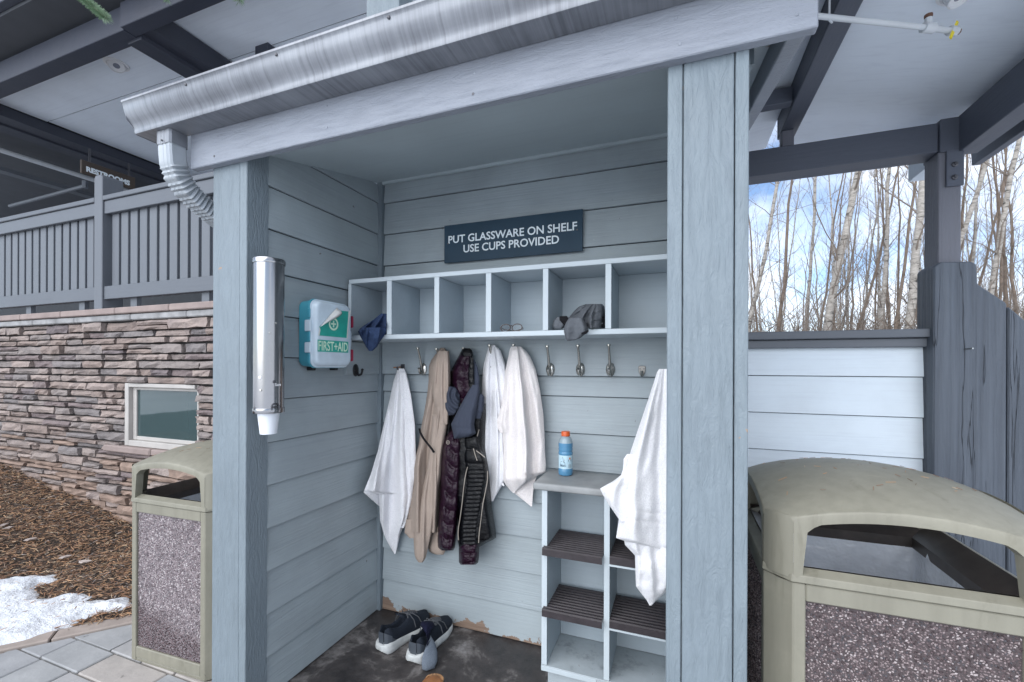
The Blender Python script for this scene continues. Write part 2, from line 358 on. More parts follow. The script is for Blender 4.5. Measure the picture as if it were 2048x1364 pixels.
LABO = plain('label_orange_print', (.5, .16, .05), .5)
GALV = plain('counter_top', (.25, .26, .265), .5, 0, .28, 7, .25, .003, 90); TREAD = plain('brown_tread', (.030, .024, .028), .5, 0, .3, 30, .2, .001, 200)
def mk_grime(name, col, thr=.56):
    m, nt, b = nodes(name); v = coords(nt); n = noise_(nt, v, 7, 7, .7); r = ramp(nt, n.outputs[0], [(.3, sc(col, .45)), (.45, sc(col, .85)), (.7, col)])
    k = noise_(nt, v, 14, 6, .75); q = ramp(nt, k.outputs[0], [(.66, (0, 0, 0)), (.69, (1, 1, 1))])
    c = mix(nt, q.outputs[0], r.outputs[0], (.12, .045, .02)); nt.links.new(c.outputs[0], b.inputs['Base Color']); b.inputs['Roughness'].default_value = .6; return m
GRIME = mk_grime('stained_shelf_paint', (.40, .45, .48))
def mk_floor():
    m, nt, b = nodes('stained_concrete'); v = coords(nt, rand=False); n = noise_(nt, v, 2.6, 7, .68, .3); n2 = noise_(nt, v, 14, 6, .7); n3 = noise_(nt, v, 90, 3)
    r = ramp(nt, n.outputs[0], [(.38, (.022, .020, .021)), (.50, (.055, .05, .05)), (.555, (.15, .142, .14)), (.66, (.32, .32, .325))])
    c = mix(nt, .7, r.outputs[0], ramp(nt, n2.outputs[0], [(.3, (.55, .53, .52)), (.65, (1.25, 1.22, 1.2))]).outputs[0], 'MULTIPLY')
    nt.links.new(c.outputs[0], b.inputs['Base Color'])
    q = ramp(nt, n.outputs[0], [(.4, (.38,)*3), (.65, (.8,)*3)]); nt.links.new(q.outputs[0], b.inputs['Roughness'])
    b1 = bump(nt, b, n2.outputs[0], .35, .006); bump(nt, b, n3.outputs[0], .4, .002, b1); return m
FLOOR = mk_floor()
def mk_paver():
    m, nt, b = nodes('paver_stone'); v = coords(nt); oi = N(nt, 'ShaderNodeObjectInfo')
    base = ramp(nt, oi.outputs['Random'], [(0, (.30, .31, .325)), (.35, (.35, .35, .355)), (.6, (.375, .35, .33)), (.8, (.32, .33, .34))], 'CONSTANT')
    n = noise_(nt, v, 5, 6, .65); k = noise_(nt, v, 12, 4, .6)
    c = mix(nt, .7, base.outputs[0], ramp(nt, n.outputs[0], [(.3, (.75, .75, .75)), (.7, (1.2, 1.18, 1.16))]).outputs[0], 'MULTIPLY')
    c = mix(nt, ramp(nt, k.outputs[0], [(.66, (0, 0, 0)), (.72, (.7, .7, .7))]).outputs[0], c.outputs[0], (.09, .085, .08))
    nt.links.new(c.outputs[0], b.inputs['Base Color']); b.inputs['Roughness'].default_value = .75; bump(nt, b, noise_(nt, v, 30, 5).outputs[0], .4, .006); return m
PAVER = mk_paver(); EDGE = plain('border_flagstone', (.33, .28, .25), .85, 0, .18, 6, .4, .006, 30)
SOIL = plain('dark_soil', (.045, .032, .024), 1, 0, .4, 14, 1, .03, 30); GROUND = plain('bounce_ground', (.78, .79, .81), .9, 0, .12, .6, .5, .02, 12)  # unseen ground made snow-bright to bounce light up under the roofs
CHIP = mk_pebble('mulch_chips', [(0, (.25, .13, .075)), (.25, (.42, .235, .125)), (.42, (.15, .09, .06)), (.6, (.44, .27, .15)), (.75, (.20, .14, .10)), (.88, (.46, .35, .24)), (.96, (.32, .28, .26))])
def mk_snow():
    m, nt, b = nodes('old_snow'); v = coords(nt); n = noise_(nt, v, 22, 7, .65); d = noise_(nt, v, 60, 6, .75); l = noise_(nt, v, 5, 5)
    c = mix(nt, ramp(nt, d.outputs[0], [(.66, (0, 0, 0)), (.72, (.7, .7, .7))]).outputs[0], ramp(nt, l.outputs[0], [(.3, (.66, .70, .76)), (.55, (.84, .87, .92))]).outputs[0], (.22, .17, .13))
    nt.links.new(c.outputs[0], b.inputs['Base Color']); b.inputs['Roughness'].default_value = .6
    b1 = bump(nt, b, n.outputs[0], .9, .03); bump(nt, b, d.outputs[0], .6, .008, b1); return m
SNOW = mk_snow()
def mk_timber():
    m, nt, b = nodes('cracked_timber'); v = coords(nt, (40, 40, 1.0)); n = noise_(nt, v, 1, 6, .7, .6)
    v2 = coords(nt, (11, 11, .45)); k = noise_(nt, v2, 1, 4, .6, .35)
    crk = ramp(nt, k.outputs[0], [(.493, (1, 1, 1)), (.5, (0, 0, 0)), (.507, (1, 1, 1))])
    r = ramp(nt, n.outputs[0], [(.3, (.050, .061, .080)), (.7, (.094, .112, .140))])
    c = mix(nt, 1, r.outputs[0], ramp(nt, crk.outputs[0], [(0, (.4, .4, .42)), (1, (1, 1, 1))]).outputs[0], 'MULTIPLY')
    nt.links.new(c.outputs[0], b.inputs['Base Color']); b.inputs['Roughness'].default_value = .55
    b1 = bump(nt, b, n.outputs[0], .9, .010); b2 = bump(nt, b, crk.outputs[0], .8, .006, b1); bump(nt, b, noise_(nt, coords(nt, (1, 1, 1)), 70, 4).outputs[0], .3, .003, b2); return m
TIMB = mk_timber()
def mk_bark():
    m, nt, b = nodes('aspen_bark'); v = coords(nt, (1, 1, 3.2)); n = noise_(nt, v, 5, 5, .75, .4); l = noise_(nt, coords(nt), 1.2, 4); f = noise_(nt, coords(nt, (1, 1, 5)), 22, 4)
    r = ramp(nt, n.outputs[0], [(.36, (.03, .027, .025)), (.44, (.26, .24, .215)), (.7, (.42, .395, .36))])
    c = mix(nt, .6, r.outputs[0], ramp(nt, f.outputs[0], [(.3, (.55, .52, .5)), (.6, (1, 1, 1))]).outputs[0], 'MULTIPLY')
    nt.links.new(c.outputs[0], b.inputs['Base Color']); b.inputs['Roughness'].default_value = .85; bump(nt, b, n.outputs[0], .4, .01); return m
BARK = mk_bark(); BARKD = plain('brown_bark', (.15, .115, .09), .9, 0, .4, 8, .6, .02, 20); TWIG = plain('twig_bark', (.15, .122, .10), .9, 0, .3, 3)
NEED = mk_pebble('spruce_needles', [(0, (.16, .25, .155)), (.5, (.22, .32, .20)), (.8, (.29, .38, .27))])
RUBW = plain('white_foam_sole', (.50, .52, .52), .6, 0, .15, 30); SHOEU = mk_fabric('navy_shoe_knit', (.017, .022, .032), 600, .8); SHOEG = plain('grey_shoe_heel', (.05, .06, .075), .5)
LACE = plain('grey_lace', (.08, .085, .095), .8); SOCKG = mk_fabric('grey_sock_knit', (.13, .155, .19), 500); SOCKN = mk_fabric('navy_sock_knit', (.008, .009, .028), 500)
LEATH = plain('tan_leather', (.32, .135, .05), .6, 0, .2, 30, .3, .002, 60); STITCH = plain('tan_stitch', (.45, .25, .12), .8)
TORT = plain('tortoise_frame', (.045, .025, .018), .25); LENS = mk_glass('lens_glass', (.3, .32, .34), .02, .08)
YEL = plain('yellow_tape', (.70, .58, .03), .5); RUST = plain('rusty_iron', (.12, .06, .04), .8); PIPEP = plain('pipe_paint', (.52, .55, .58), .5)
LAMPG = plain('lamp_lens', (.20, .22, .27), .2)
# ------------------------------------------------------------------ ground
GZ = -0.06
YB = 2.155; XL = -1.643; FY = 1.295         # back wall, left wall, post fronts
SW = 2.525                                  # stone wall face
g = MB(); S_ = 400
g.add([(-S_, -S_, -.10), (S_, -S_, -.10), (S_, S_, -.10), (-S_, S_, -.10)], [(0, 1, 2, 3)])
tag(g.build('ground', GROUND), kind='structure')
f = MB(); f.box(-1.86, .20, 1.262, 2.30, -.2, 0)
fo = f.build('floor', FLOOR, bevel=.006); tag(fo, kind='structure')
# bed edge (diagonal) and pavers
E0 = P(0, 1296, Z=GZ); E1 = P(262, 1240, Z=GZ); ed = (E1-E0); ed.z = 0; ed.normalize(); en = Vector((ed.y, -ed.x, 0))   # en points to the paving
def clip(poly, o, n):
    outp = []
    for i, p in enumerate(poly):
        q = poly[(i+1) % len(poly)]; a = (p-o).dot(n); b_ = (q-o).dot(n)
        if a >= 0: outp.append(p)
        if a*b_ < 0: outp.append(p+(q-p)*(a/(a-b_)))
    return outp
pv = MB(); pv.add([(-4.8, -.56, GZ-.012), (2.2, -.56, GZ-.012), (2.2, 2.4, GZ-.012), (-4.8, 2.4, GZ-.012)], [(0, 1, 2, 3)])
paving = pv.build('paving', JOINT); tag(paving, kind='structure')
o_c = E0 + en*.055
y = -.55; npv = 0
while y < 2.35:
    hgt = rnd.choice((.16, .25, .32)); x = -4.6 + rnd.uniform(0, .3)
    while x < 2.0:
        wd = rnd.choice((.25, .32, .42, .48)); gp = .004
        poly = [Vector((x+gp, y+gp, 0)), Vector((x+wd-gp, y+gp, 0)), Vector((x+wd-gp, y+hgt-gp, 0)), Vector((x+gp, y+hgt-gp, 0))]
        cx, cy = x+wd/2, y+hgt/2
        poly = clip(poly, o_c, en)
        hid = (-1.80 < cx < .15 and cy > 1.25)
        if not hid and cx > -1.95 and cy < 1.3: poly = clip(poly, Vector((0, 1.258, 0)), Vector((0, -1, 0)))
        ar = 0
        if len(poly) > 2:
            for i in range(1, len(poly)-1): ar += abs((poly[i]-poly[0]).cross(poly[i+1]-poly[0]).z)/2
        if ar > .004 and not hid and (cy > .35 or x > -2.4):
            m = MB(); dz = rnd.uniform(-.002, .002)
            m.prism([Vector((p.x, p.y, GZ-.03)) for p in poly], (0, 0, .03+dz))
            m.build('paver', PAVER, paving, bevel=.005); npv += 1
        x += wd
    y += hgt
# border flagstones along the bed
L_ = -1.2
while L_ < 1.6:
    ln = rnd.uniform(.3, .55)
    a = E0+ed*(L_+.004); b = E0+ed*(L_+ln-.004)
    m = MB(); q = [a-en*.05, b-en*.05, b+en*.05, a+en*.05]
    m.prism([Vector((p.x, p.y, GZ-.03)) for p in q], (0, 0, .042)); m.build('border_stone', EDGE, paving, bevel=.006)
    L_ += ln
# mulch bed: a mound that rises to the left along the stone wall
def bed_z(x, y):
    dw = max(0, min(1.0, ((Vector((x, y, 0))-E0).dot(-en)-.05)/.85))
    k = max(0, -4.3-x)*.155
    return GZ + .005 + dw*k + .02*dw + .014*mnoise.noise(Vector((x*5, y*5, 0)))*min(1, dw*6)
rows = []
for i in range(40):
    r = []
    for k in range(60):
        xx = -8.4 + 6.2*k/59; tlo = (Vector((xx, 0, 0))-E0)
        # lower y on the edge line
        yl = E0.y + (xx-E0.x)*ed.y/ed.x - .05*1.3; yl = max(-1.5, yl); yy = yl + (SW+.02-yl)*i/39
        r.append((xx, yy, bed_z(xx, yy)))
    rows.append(r)
mb_ = MB(); mb_.grid(rows); tag(mb_.build('mulch_bed', SOIL, smooth='all'), kind='structure')
# snow patch
sp = [P(x, y, Z=GZ+.03) for x, y in ((-60, 1166), (0, 1161), (40, 1151), (112, 1146), (122, 1156), (92, 1166), (80, 1178), (82, 1190), (110, 1189), (150, 1181), (165, 1180), (185, 1185), (192, 1180), (198, 1186), (172, 1196), (215, 1196), (240, 1190), (262, 1191), (264, 1206), (236, 1216), (190, 1221), (165, 1232), (150, 1245), (120, 1253), (60, 1276), (0, 1289), (-80, 1312))]
def inside(x, y, poly):
    c = False; j = len(poly)-1; dmin = 9
    for i in range(len(poly)):
        a, b = poly[i], poly[j]
        if (a.y > y) != (b.y > y) and x < (b.x-a.x)*(y-a.y)/(b.y-a.y)+a.x: c = not c
        vx, vy = b.x-a.x, b.y-a.y; t = max(0, min(1, ((x-a.x)*vx+(y-a.y)*vy)/(vx*vx+vy*vy+1e-9)))
        dmin = min(dmin, math.hypot(x-a.x-vx*t, y-a.y-vy*t)); j = i
    return dmin if c else -dmin
nx, ny = 150, 110; x0, x1 = min(p.x for p in sp)-.05, max(p.x for p in sp)+.05; y0, y1 = min(p.y for p in sp)-.05, max(p.y for p in sp)+.05
gr = {}; vs_ = []; fs_ = []
def snow_h(x, y):
    d = inside(x, y, sp) + .028*mnoise.noise(Vector((x*14, y*14, 1)))
    return min(.032, d*.45) + .010*mnoise.noise(Vector((x*9, y*9, 3))) - .004
hh = [[snow_h(x0+(x1-x0)*i/nx, y0+(y1-y0)*k/ny) for i in range(nx+1)] for k in range(ny+1)]
for k in range(ny):
    for i in range(nx):
        if max(hh[k][i], hh[k+1][i], hh[k][i+1], hh[k+1][i+1]) > 0:
            idx = []
            for (q, s) in ((k, i), (k, i+1), (k+1, i+1), (k+1, i)):
                if (q, s) not in gr:
                    xx, yy = x0+(x1-x0)*s/nx, y0+(y1-y0)*q/ny; gr[q, s] = len(vs_); vs_.append((xx, yy, bed_z(xx, yy)+max(-.012, hh[q][s])))
                idx.append(gr[q, s])
            fs_.append(idx)
m = MB(); m.add(vs_, fs_); so = m.build('snow', SNOW, smooth='all'); tag(so, kind='structure')
# mulch chips and needles
m = MB(); R = random.Random(3); cnt = 0
while cnt < 30000:
    xx = R.uniform(-7.2, -2.3); yy = R.uniform(.6, SW-.02)
    de = (Vector((xx, yy, 0))-E0).dot(-en)
    if de < .02: continue
    if snow_h(xx, yy) > .004 and R.random() > .035: continue
    z = bed_z(xx, yy)+R.uniform(.002, .022); 
    if snow_h(xx, yy) > .004: z += snow_h(xx, yy)
    a = R.uniform(0, 6.3); l = R.uniform(.006, .026)*(1.4 if R.random() < .1 else 1); wd = R.uniform(.001, .004); ti = R.uniform(-.35, .35)
    d = Vector((math.cos(a), math.sin(a), ti))*l; sdv = Vector((-math.sin(a), math.cos(a), R.uniform(-.5, .5)))*wd; c = Vector((xx, yy, z)); up = Vector((0, 0, wd*.8))
    m.add([c-d-sdv, c-d+sdv, c+d+sdv*.5, c+d-sdv*.5, c+up], [(0, 1, 4), (1, 2, 4), (2, 3, 4), (3, 0, 4)]); cnt += 1
tag(m.build('mulch', CHIP), kind='stuff')
lf = MB()
for px, py in ((170, 1080), (130, 1100), (165, 1135), (8, 1065), (18, 1035), (60, 1050)):
    c = P(px, py, Y=1.9); c = Vector((c.x, c.y, bed_z(c.x, c.y)+.03)); a = R.uniform(0, 6)
    pts = [c+Vector((math.cos(a+t)*.03*s, math.sin(a+t)*.03*s, .006*math.sin(3*t))) for t, s in ((0, 1.3), (.8, .7), (1.6, .6), (2.4, .7), (3.14, 1.2), (3.9, .7), (4.7, .6), (5.5, .7))]
    lf.prism(pts, (0, 0, .002))
tag(lf.build('fallen_leaves', plain('dry_leaf', (.42, .36, .33), .8)), kind='stuff')
# ------------------------------------------------------------------ open shelter
sh = thing('shelter', 'blue-grey open-fronted shelter with lap siding, two square posts and a sloping gutter', 'shelter', (-.8, 1.7, 0))
ZL = [0.006, .1813] + [.1813+.184*k for k in range(1, 14)]
def ceil_z(y): return 2.512 - .235*(YB-y)
wb = MB(); wb.box(XL-.03, .06, YB+.02, YB+.11, .0, 2.62); wall_b = wb.build('wall', SHADE, sh)
PEEL = None
def mk_peel():
    m = painted('peeling_siding', BLUE, 'X'); nt = m.node_tree; b = nt.nodes['Principled BSDF']
    src = b.inputs['Base Color'].links[0].from_socket
    tc = N(nt, 'ShaderNodeTexCoord'); sx = N(nt, 'ShaderNodeSeparateXYZ'); nt.links.new(tc.outputs['Object'], sx.inputs[0])
    n = noise_(nt, coords(nt, (5, 5, 6), False), 1.0, 8, .66); n2 = noise_(nt, coords(nt, (1, 1, 1), False), 9, 7, .72)
    a = N(nt, 'ShaderNodeMath', operation='MULTIPLY_ADD'); nt.links.new(n.outputs[0], a.inputs[0]); a.inputs[1].default_value = .30; a.inputs[2].default_value = -.115
    s = N(nt, 'ShaderNodeMath', operation='SUBTRACT'); nt.links.new(a.outputs[0], s.inputs[0]); nt.links.new(sx.outputs['Z'], s.inputs[1])
    k = ramp(nt, s.outputs[0], [(.0, (0, 0, 0)), (.003, (1, 1, 1))])
    k2 = ramp(nt, n2.outputs[0], [(.70, (0, 0, 0)), (.705, (1, 1, 1))])
    mm = N(nt, 'ShaderNodeMath', operation='MAXIMUM'); nt.links.new(k.outputs[0], mm.inputs[0]); nt.links.new(k2.outputs[0], mm.inputs[1])
    wood = ramp(nt, noise_(nt, coords(nt, (4, 60, 60)), 1, 4).outputs[0], [(.3, (.15, .10, .075)), (.7, (.27, .195, .145))])
    c = mix(nt, mm.outputs[0], src, wood.outputs[0]); nt.links.new(c.outputs[0], b.inputs['Base Color'])
    return m
PEEL = mk_peel()
def lap(z0, z1, a, b, face, axis, mat, parent, name='siding_board', proud=.015):
    """one lap board: thick lower edge, thin upper edge; axis X = lies on a wall of constant y"""
    m = MB()
    pr = [(face, z0), (face-proud if axis == 'X' else face+proud, z0), (face-.004 if axis == 'X' else face+.004, z1-.0035), (face, z1-.0035)]
    if axis == 'X': m.prism([(a, q, z) for q, z in pr], (b-a, 0, 0))
    else: m.prism([(q, a, z) for q, z in pr], (0, b-a, 0))
    return m.build(name, mat, parent, bevel=.0012)
for z0, z1 in zip(ZL, ZL[1:]):
    if z0 < 1.29 and z1 > 1.36: z1 = 1.386
    if 1.4 < z0 < 1.5: continue
    lap(z0, min(z1, 2.515), XL+.022, .055, YB+.013, 'X', PEEL if z0 < .1 else SID_X, wall_b)
m = MB(); m.box(XL+.022, .055, YB-.012, YB+.012, 1.385, 1.664); m.build('hook_rail', SID_X, wall_b, bevel=.002)
wl = MB(); wl.box(XL-.12, XL-.022, 1.40, YB+.11, 0, 2.42); wall_l = wl.build('wall', SHADE, sh)
for z0, z1 in zip(ZL, ZL[1:]):
    # the sloping ceiling cuts the upper boards
    ya = 1.392
    if z0 > 2.1:
        ya = max(ya, YB-(2.512-z0)/.235-.1)
    lap(z0, min(z1, 2.50), ya, YB+.005, XL-.013, 'Y', SID_Y, wall_l)
m = MB(); m.box(XL-.02, XL+.010, 1.86, YB-.02, 1.385, 1.56); m.build('hook_rail', SID_Y, wall_l, bevel=.002)
m = MB(); m.box(XL-.012, XL+.020, YB-.020, YB+.012, 0, 2.53); m.build('corner_trim', POSTM, sh, bevel=.002)
wr = MB(); wr.box(.06, .15, 1.42, YB+.11, 0, 2.4); wr.build('wall', SID_Y, sh)
# outer side of the left wall
m = MB(); m.box(-1.84, XL-.125, 1.40, YB+.11, 0, 2.4); m.build('wall', SID_Y, sh)
# posts
def post(xl, flip):
    ztop = 2.40
    m = MB(); m.box(xl+.002, xl+.198, FY+.03, FY+.095, 0, ztop); p = m.build('post', POSTM, sh)
    fa = (.0, .158) if not flip else (.0405, .166)
    m = MB(); m.box(xl+fa[0], xl+fa[1], FY, FY+.028, .004, ztop); m.build('front_board', POSTM, p, bevel=.0025)
    sides = [(.1605, .2005)] if not flip else [(-.0005, .038), (.1685, .2005)]
    for a, b in sides:
        m = MB(); m.box(xl+a, xl+b, FY-.003, FY+.10, .004, ztop); m.build('side_board', POSTM, p, bevel=.0025)
    return p
post(-1.842, False); post(-.028, True)
# ceiling, header, roof, rake
m = MB(); a = Vector((XL-.1, FY-.02, ceil_z(FY-.02))); 
m.prism([(XL-.02, FY-.01, ceil_z(FY-.01)), (XL-.02, YB+.015, ceil_z(YB+.015)), (XL-.02, YB+.015, ceil_z(YB)+.02), (XL-.02, FY-.01, ceil_z(FY)+.02)], (1.72, 0, 0)); m.build('ceiling', CEIL, sh)
m = MB(); m.box(XL+.015, .055, YB-.014, YB+.002, 2.495, 2.51); m.build('ceiling_bead', CEIL, sh)
m = MB(); m.box(-1.935, .318, 1.262, 1.294, 2.262, 2.50); m.build('header_board', HEAD, sh, bevel=.003)
m = MB(); m.box(-1.93, .30, 1.296, 1.40, 2.402, 2.50); m.build('header_beam', POSTM, sh)
def roof_z(y): return 2.515 + .25*(y-1.26)
m = MB(); m.prism([(-1.97, 1.16, roof_z(1.16)), (-1.97, 2.62, roof_z(2.62)), (-1.97, 2.62, roof_z(2.62)+.05), (-1.97, 1.16, roof_z(1.16)+.05)], (2.32, 0, 0)); m.build('roof', plain('roof_shingle', (.08, .08, .085), .9, 0, .3, 40, .8, .01, 60), sh, bevel=.003)
m = MB(); m.prism([(.205, 1.296, 2.355), (.205, 2.62, 2.355+.331), (.205, 2.62, 2.375+.331), (.205, 1.296, 2.375)], (.055, 0, 0)); m.build('rake_soffit', TRIM_X, sh)
m = MB(); m.prism([(.262, 1.296, 2.277), (.262, 2.62, 2.277+.33), (.262, 2.62, 2.40+.33), (.262, 1.296, 2.40)], (.045, 0, 0)); m.build('rake_board', HEAD, sh, bevel=.003)
m = MB(); m.prism([(.172, 1.42, 2.30), (.172, 2.3, 2.30+.22), (.172, 2.3, 2.6), (.172, 1.42, 2.38)], (.03, 0, 0)); m.build('side_trim', POSTM, sh)
# gutter (K profile) and downspout
fp = [(1.118, 2.515), (1.117, 2.506), (1.122, 2.502), (1.125, 2.494), (1.1265, 2.486), (1.129, 2.476), (1.133, 2.466), (1.139, 2.456), (1.147, 2.446), (1.155, 2.438), (1.161, 2.430), (1.165, 2.421), (1.1665, 2.414), (1.166, 2.409), (1.169, 2.402), (1.176, 2.4015)]
pf = [(1.259, 2.402)]+fp[::-1]+[(1.128, 2.516)]+[(y+.006, z+.003) for y, z in fp[3:]]+[(1.259, 2.407)]
m = MB(); gx0, gx1 = -2.135, .33
a = [(gx0, y, z) for y, z in pf]; m.prism(a, (gx1-gx0, 0, 0))
gut = m.build('gutter', GUT, sh, smooth=True)
m = MB(); m.prism([(gx0-.002, y, z) for y, z in [(1.259, 2.40), (1.174, 2.40), (1.157, 2.432), (1.138, 2.447), (1.128, 2.49), (1.118, 2.515), (1.259, 2.515)]], (.0018, 0, 0)); m.build('end_cap', GUT, gut)
dl = MB(); pth = [(-1.985, 1.222, 2.41), (-1.985, 1.222, 2.33), (-1.985, 1.226, 2.275), (-1.985, 1.245, 2.225), (-1.988, 1.282, 2.185), (-1.995, 1.335, 2.155), (-2.0, 1.40, 2.125), (-2.005, 1.56, 2.055)]
def rect_loft(mb, path, wx, wd, ribs=()):
    rows = []
    for i, p in enumerate(path):
        p = Vector(p); d = (Vector(path[min(i+1, len(path)-1)])-Vector(path[max(i-1, 0)])).normalized()
        sx_ = Vector((1, 0, 0)); n_ = sx_.cross(d).normalized(); k = 1.0 + (ribs[i] if i < len(ribs) else 0)
        rw = []
        for u, v in ((-1, -.8), (-.85, -1), (-.4, -1), (-.33, -.93), (-.15, -.93), (-.08, -1), (.08, -1), (.15, -.93), (.33, -.93), (.4, -1), (.85, -1), (1, -.8), (1, .8), (.85, 1), (-.85, 1), (-1, .8)):
            rw.append(p + sx_*(u*wx*k) + n_*(v*wd*k))
        rows.append(rw)
    mb.grid(rows, closed=True); return mb
def resample(path, n):
    pts = [Vector(p) for p in path]; Ls = [0]
    for a_, b_ in zip(pts, pts[1:]): Ls.append(Ls[-1]+(b_-a_).length)
    outp = []
    for i in range(n):
        t = Ls[-1]*i/(n-1)
        for k in range(len(pts)-1):
            if Ls[k] <= t <= Ls[k+1]+1e-9: outp.append(pts[k]+(pts[k+1]-pts[k])*((t-Ls[k])/max(1e-9, Ls[k+1]-Ls[k]))); break
    return outp
rp = resample(pth, 120); rib = [(.075*math.cos(i*math.pi/2) if 32 <= i <= 82 else 0) for i in range(120)]
rect_loft(dl, rp, .041, .034, rib); ds = dl.build('downspout', DSP, gut, smooth=True)
m = MB(); rect_loft(m, [(-1.985, 1.222, 2.40), (-1.985, 1.222, 2.345)], .044, .037); m.build('outlet_sleeve', GUT, ds)
m = MB(); m.lathe([(.004, 0), (.004, .004), (.001, .006)], (-1.985, 1.183, 2.355), 8, ax=(Vector((1, 0, 0)), Vector((0, 0, 1)), Vector((0, -1, 0)))); m.build('screw', SCREW, ds)
# gutter seam and hanger screws, siding nails
for k in range(5):
    m = MB(); m.lathe([(.006, 0), (.006, .002), (.003, .004)], (-1.75+.46*k, 1.124, 2.497), 8, ax=(Vector((1, 0, 0)), Vector((0, 0, 1)), Vector((0, -1, 0)))); m.build('screw', SCREW, gut)
R = random.Random(17)
for z0, z1 in list(zip(ZL, ZL[1:])):
    for x in (-1.55, -1.15, -.75, -.35, -.05):
        if R.random() < .55 and not (1.35 < z0 < 1.5): m = MB(); xx = x+R.uniform(-.06, .06); m.lathe([(.004, 0), (.0035, .0015), (.001, .002)], (xx, YB-.001+.010*min(1, .03/.18), z0+.032), 7, ax=(Vector((1, 0, 0)), Vector((0, 0, 1)), Vector((0, -1, 0)))); m.build('nail', SID_X, wall_b)
for x in (-1.78, -1.2, -.6, -.0, .27):
    for z in (2.30, 2.37):
        m = MB(); m.lathe([(.005, 0), (.004, .0012), (.001, .0016)], (x+R.uniform(-.02, .02), 1.2618, z+R.uniform(-.01, .01)), 7, ax=(Vector((1, 0, 0)), Vector((0, 0, 1)), Vector((0, -1, 0)))); m.build('nail', SCREW if R.random() < .3 else HEAD, sh)
# ------------------------------------------------------------------ half wall with siding, timber post (right)
RW = 2.5
hw = thing('siding_wall', 'brightly lit blue-grey half wall with lap siding and dark cap, behind the large bin', 'wall', (.7, RW, 0))
m = MB(); m.box(.10, 1.075, RW+.014, RW+.16, -.1, 1.53); hb = m.build('wall_core', SHADE, hw)
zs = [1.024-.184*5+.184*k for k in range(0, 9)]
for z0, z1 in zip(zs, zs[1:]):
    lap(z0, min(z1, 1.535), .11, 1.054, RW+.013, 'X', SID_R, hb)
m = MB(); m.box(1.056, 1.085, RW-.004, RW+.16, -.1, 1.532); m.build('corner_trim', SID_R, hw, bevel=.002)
m = MB(); m.box(.08, 1.055, RW-.05, RW+.19, 1.567, 1.605); cp = m.build('cap', RAIL_X, hw, bevel=.004, seg=2)
m = MB(); m.box(.10, 1.055, RW-.025, RW-.002, 1.525, 1.565); m.build('cap_trim', RAIL_X, hw, bevel=.003)
tp = thing('timber_buttress', 'dark weathered cracked timber buttress with sloping shoulder, beside the siding half wall', 'buttress', (1.2, 2.42, 0))
TY = 2.42
m = MB(); m.prism([(1.034, TY, -.1), (1.272, TY, -.1), (1.272, TY, 1.70), (1.18, TY, 1.785), (1.177, TY, 1.868), (1.160, TY, 1.882), (1.055, TY, 1.888), (1.034, TY, 1.868)], (0, .145, 0)); m.build('timber', TIMB, tp, bevel=.005)
m = MB(); m.prism([(1.278, TY+.004, -.1), (1.66, TY+.004, -.1), (1.66, TY+.004, 1.25), (1.278, TY+.004, 1.688)], (0, .13, 0)); m.build('timber', TIMB, tp, bevel=.005)
b = P(1930, 699, Y=TY); m = MB(); m.tube([b+Vector((-.002, .01, 0)), b+Vector((.004, -.045, .003))], .0035, 6); m.build('nail', NICK, tp)
# ------------------------------------------------------------------ porch roof on the right
pr = thing('porch_roof', 'low porch roof with dark beams and pale soffit over the siding half wall', 'porch roof', (1.1, 2.48, 0))
m = MB(); m.box(-.2, 1.075, 2.48, 2.60, 2.387, 2.515); m.build('beam', DARK_X, pr, bevel=.004)
m = MB(); m.box(1.14, 1.225, .6, 2.52, 2.372, 2.53); m.build('beam', DARK_Y, pr, bevel=.004)
m = MB(); m.box(1.30, 1.335, .6, 2.72, 2.39, 2.56); m.build('fascia', DARK_Y, pr, bevel=.003)
m = MB(); m.box(1.076, 1.16, 2.47, 2.615, 2.38, 2.525); m.build('beam_bracket', DARK_X, pr, bevel=.003)
m = MB(); m.box(1.074, 1.154, 2.482, 2.60, 1.86, 2.385); pp = m.build('post', DARK_Z, pr, bevel=.004)
m = MB(); m.box(1.098, 1.158, 2.470, 2.481, 2.225, 2.383); bpl = m.build('post_plate', DARK_X, pr, bevel=.002)
for z in (2.262, 2.318):
    m = MB(); m.lathe([(.011, 0), (.011, .006), (.006, .009), (.006, .014)], (1.125, 2.470, z), 8, ax=(Vector((1, 0, 0)), Vector((0, 0, 1)), Vector((0, -1, 0)))); m.build('bolt', SCREW, bpl)
a = P(1815, 350, Y=2.72); m = MB(); m.box(1.127, 1.215, 2.605, 2.89, 2.405, 2.505); m.build('outlooker', SID_R, pr, bevel=.003)
m = MB(); m.box(.475, .55, .75, 2.60, 2.60, 2.745); m.build('rafter', DARK_Y, pr, bevel=.004)
m = MB(); m.box(.478, .53, 2.50, 2.56, 2.517, 2.60); m.build('king_post', DARK_Z, pr, bevel=.003)
m = MB(); m.box(.34, .474, 2.26, 2.31, 2.61, 2.68); m.build('purlin', DARK_X, pr, bevel=.003)
m = MB(); m.prism([(.552, .6, 2.70), (1.33, .6, 2.552), (1.33, .6, 2.60), (.552, .6, 2.75)], (0, 2.3, 0)); m.build('soffit_panel', SOFF, pr)
m = MB(); m.prism([(.15, .6, 2.66), (.473, .6, 2.70), (.473, .6, 2.75), (.15, .6, 2.71)], (0, 2.3, 0)); m.build('soffit_panel', SOFF, pr)
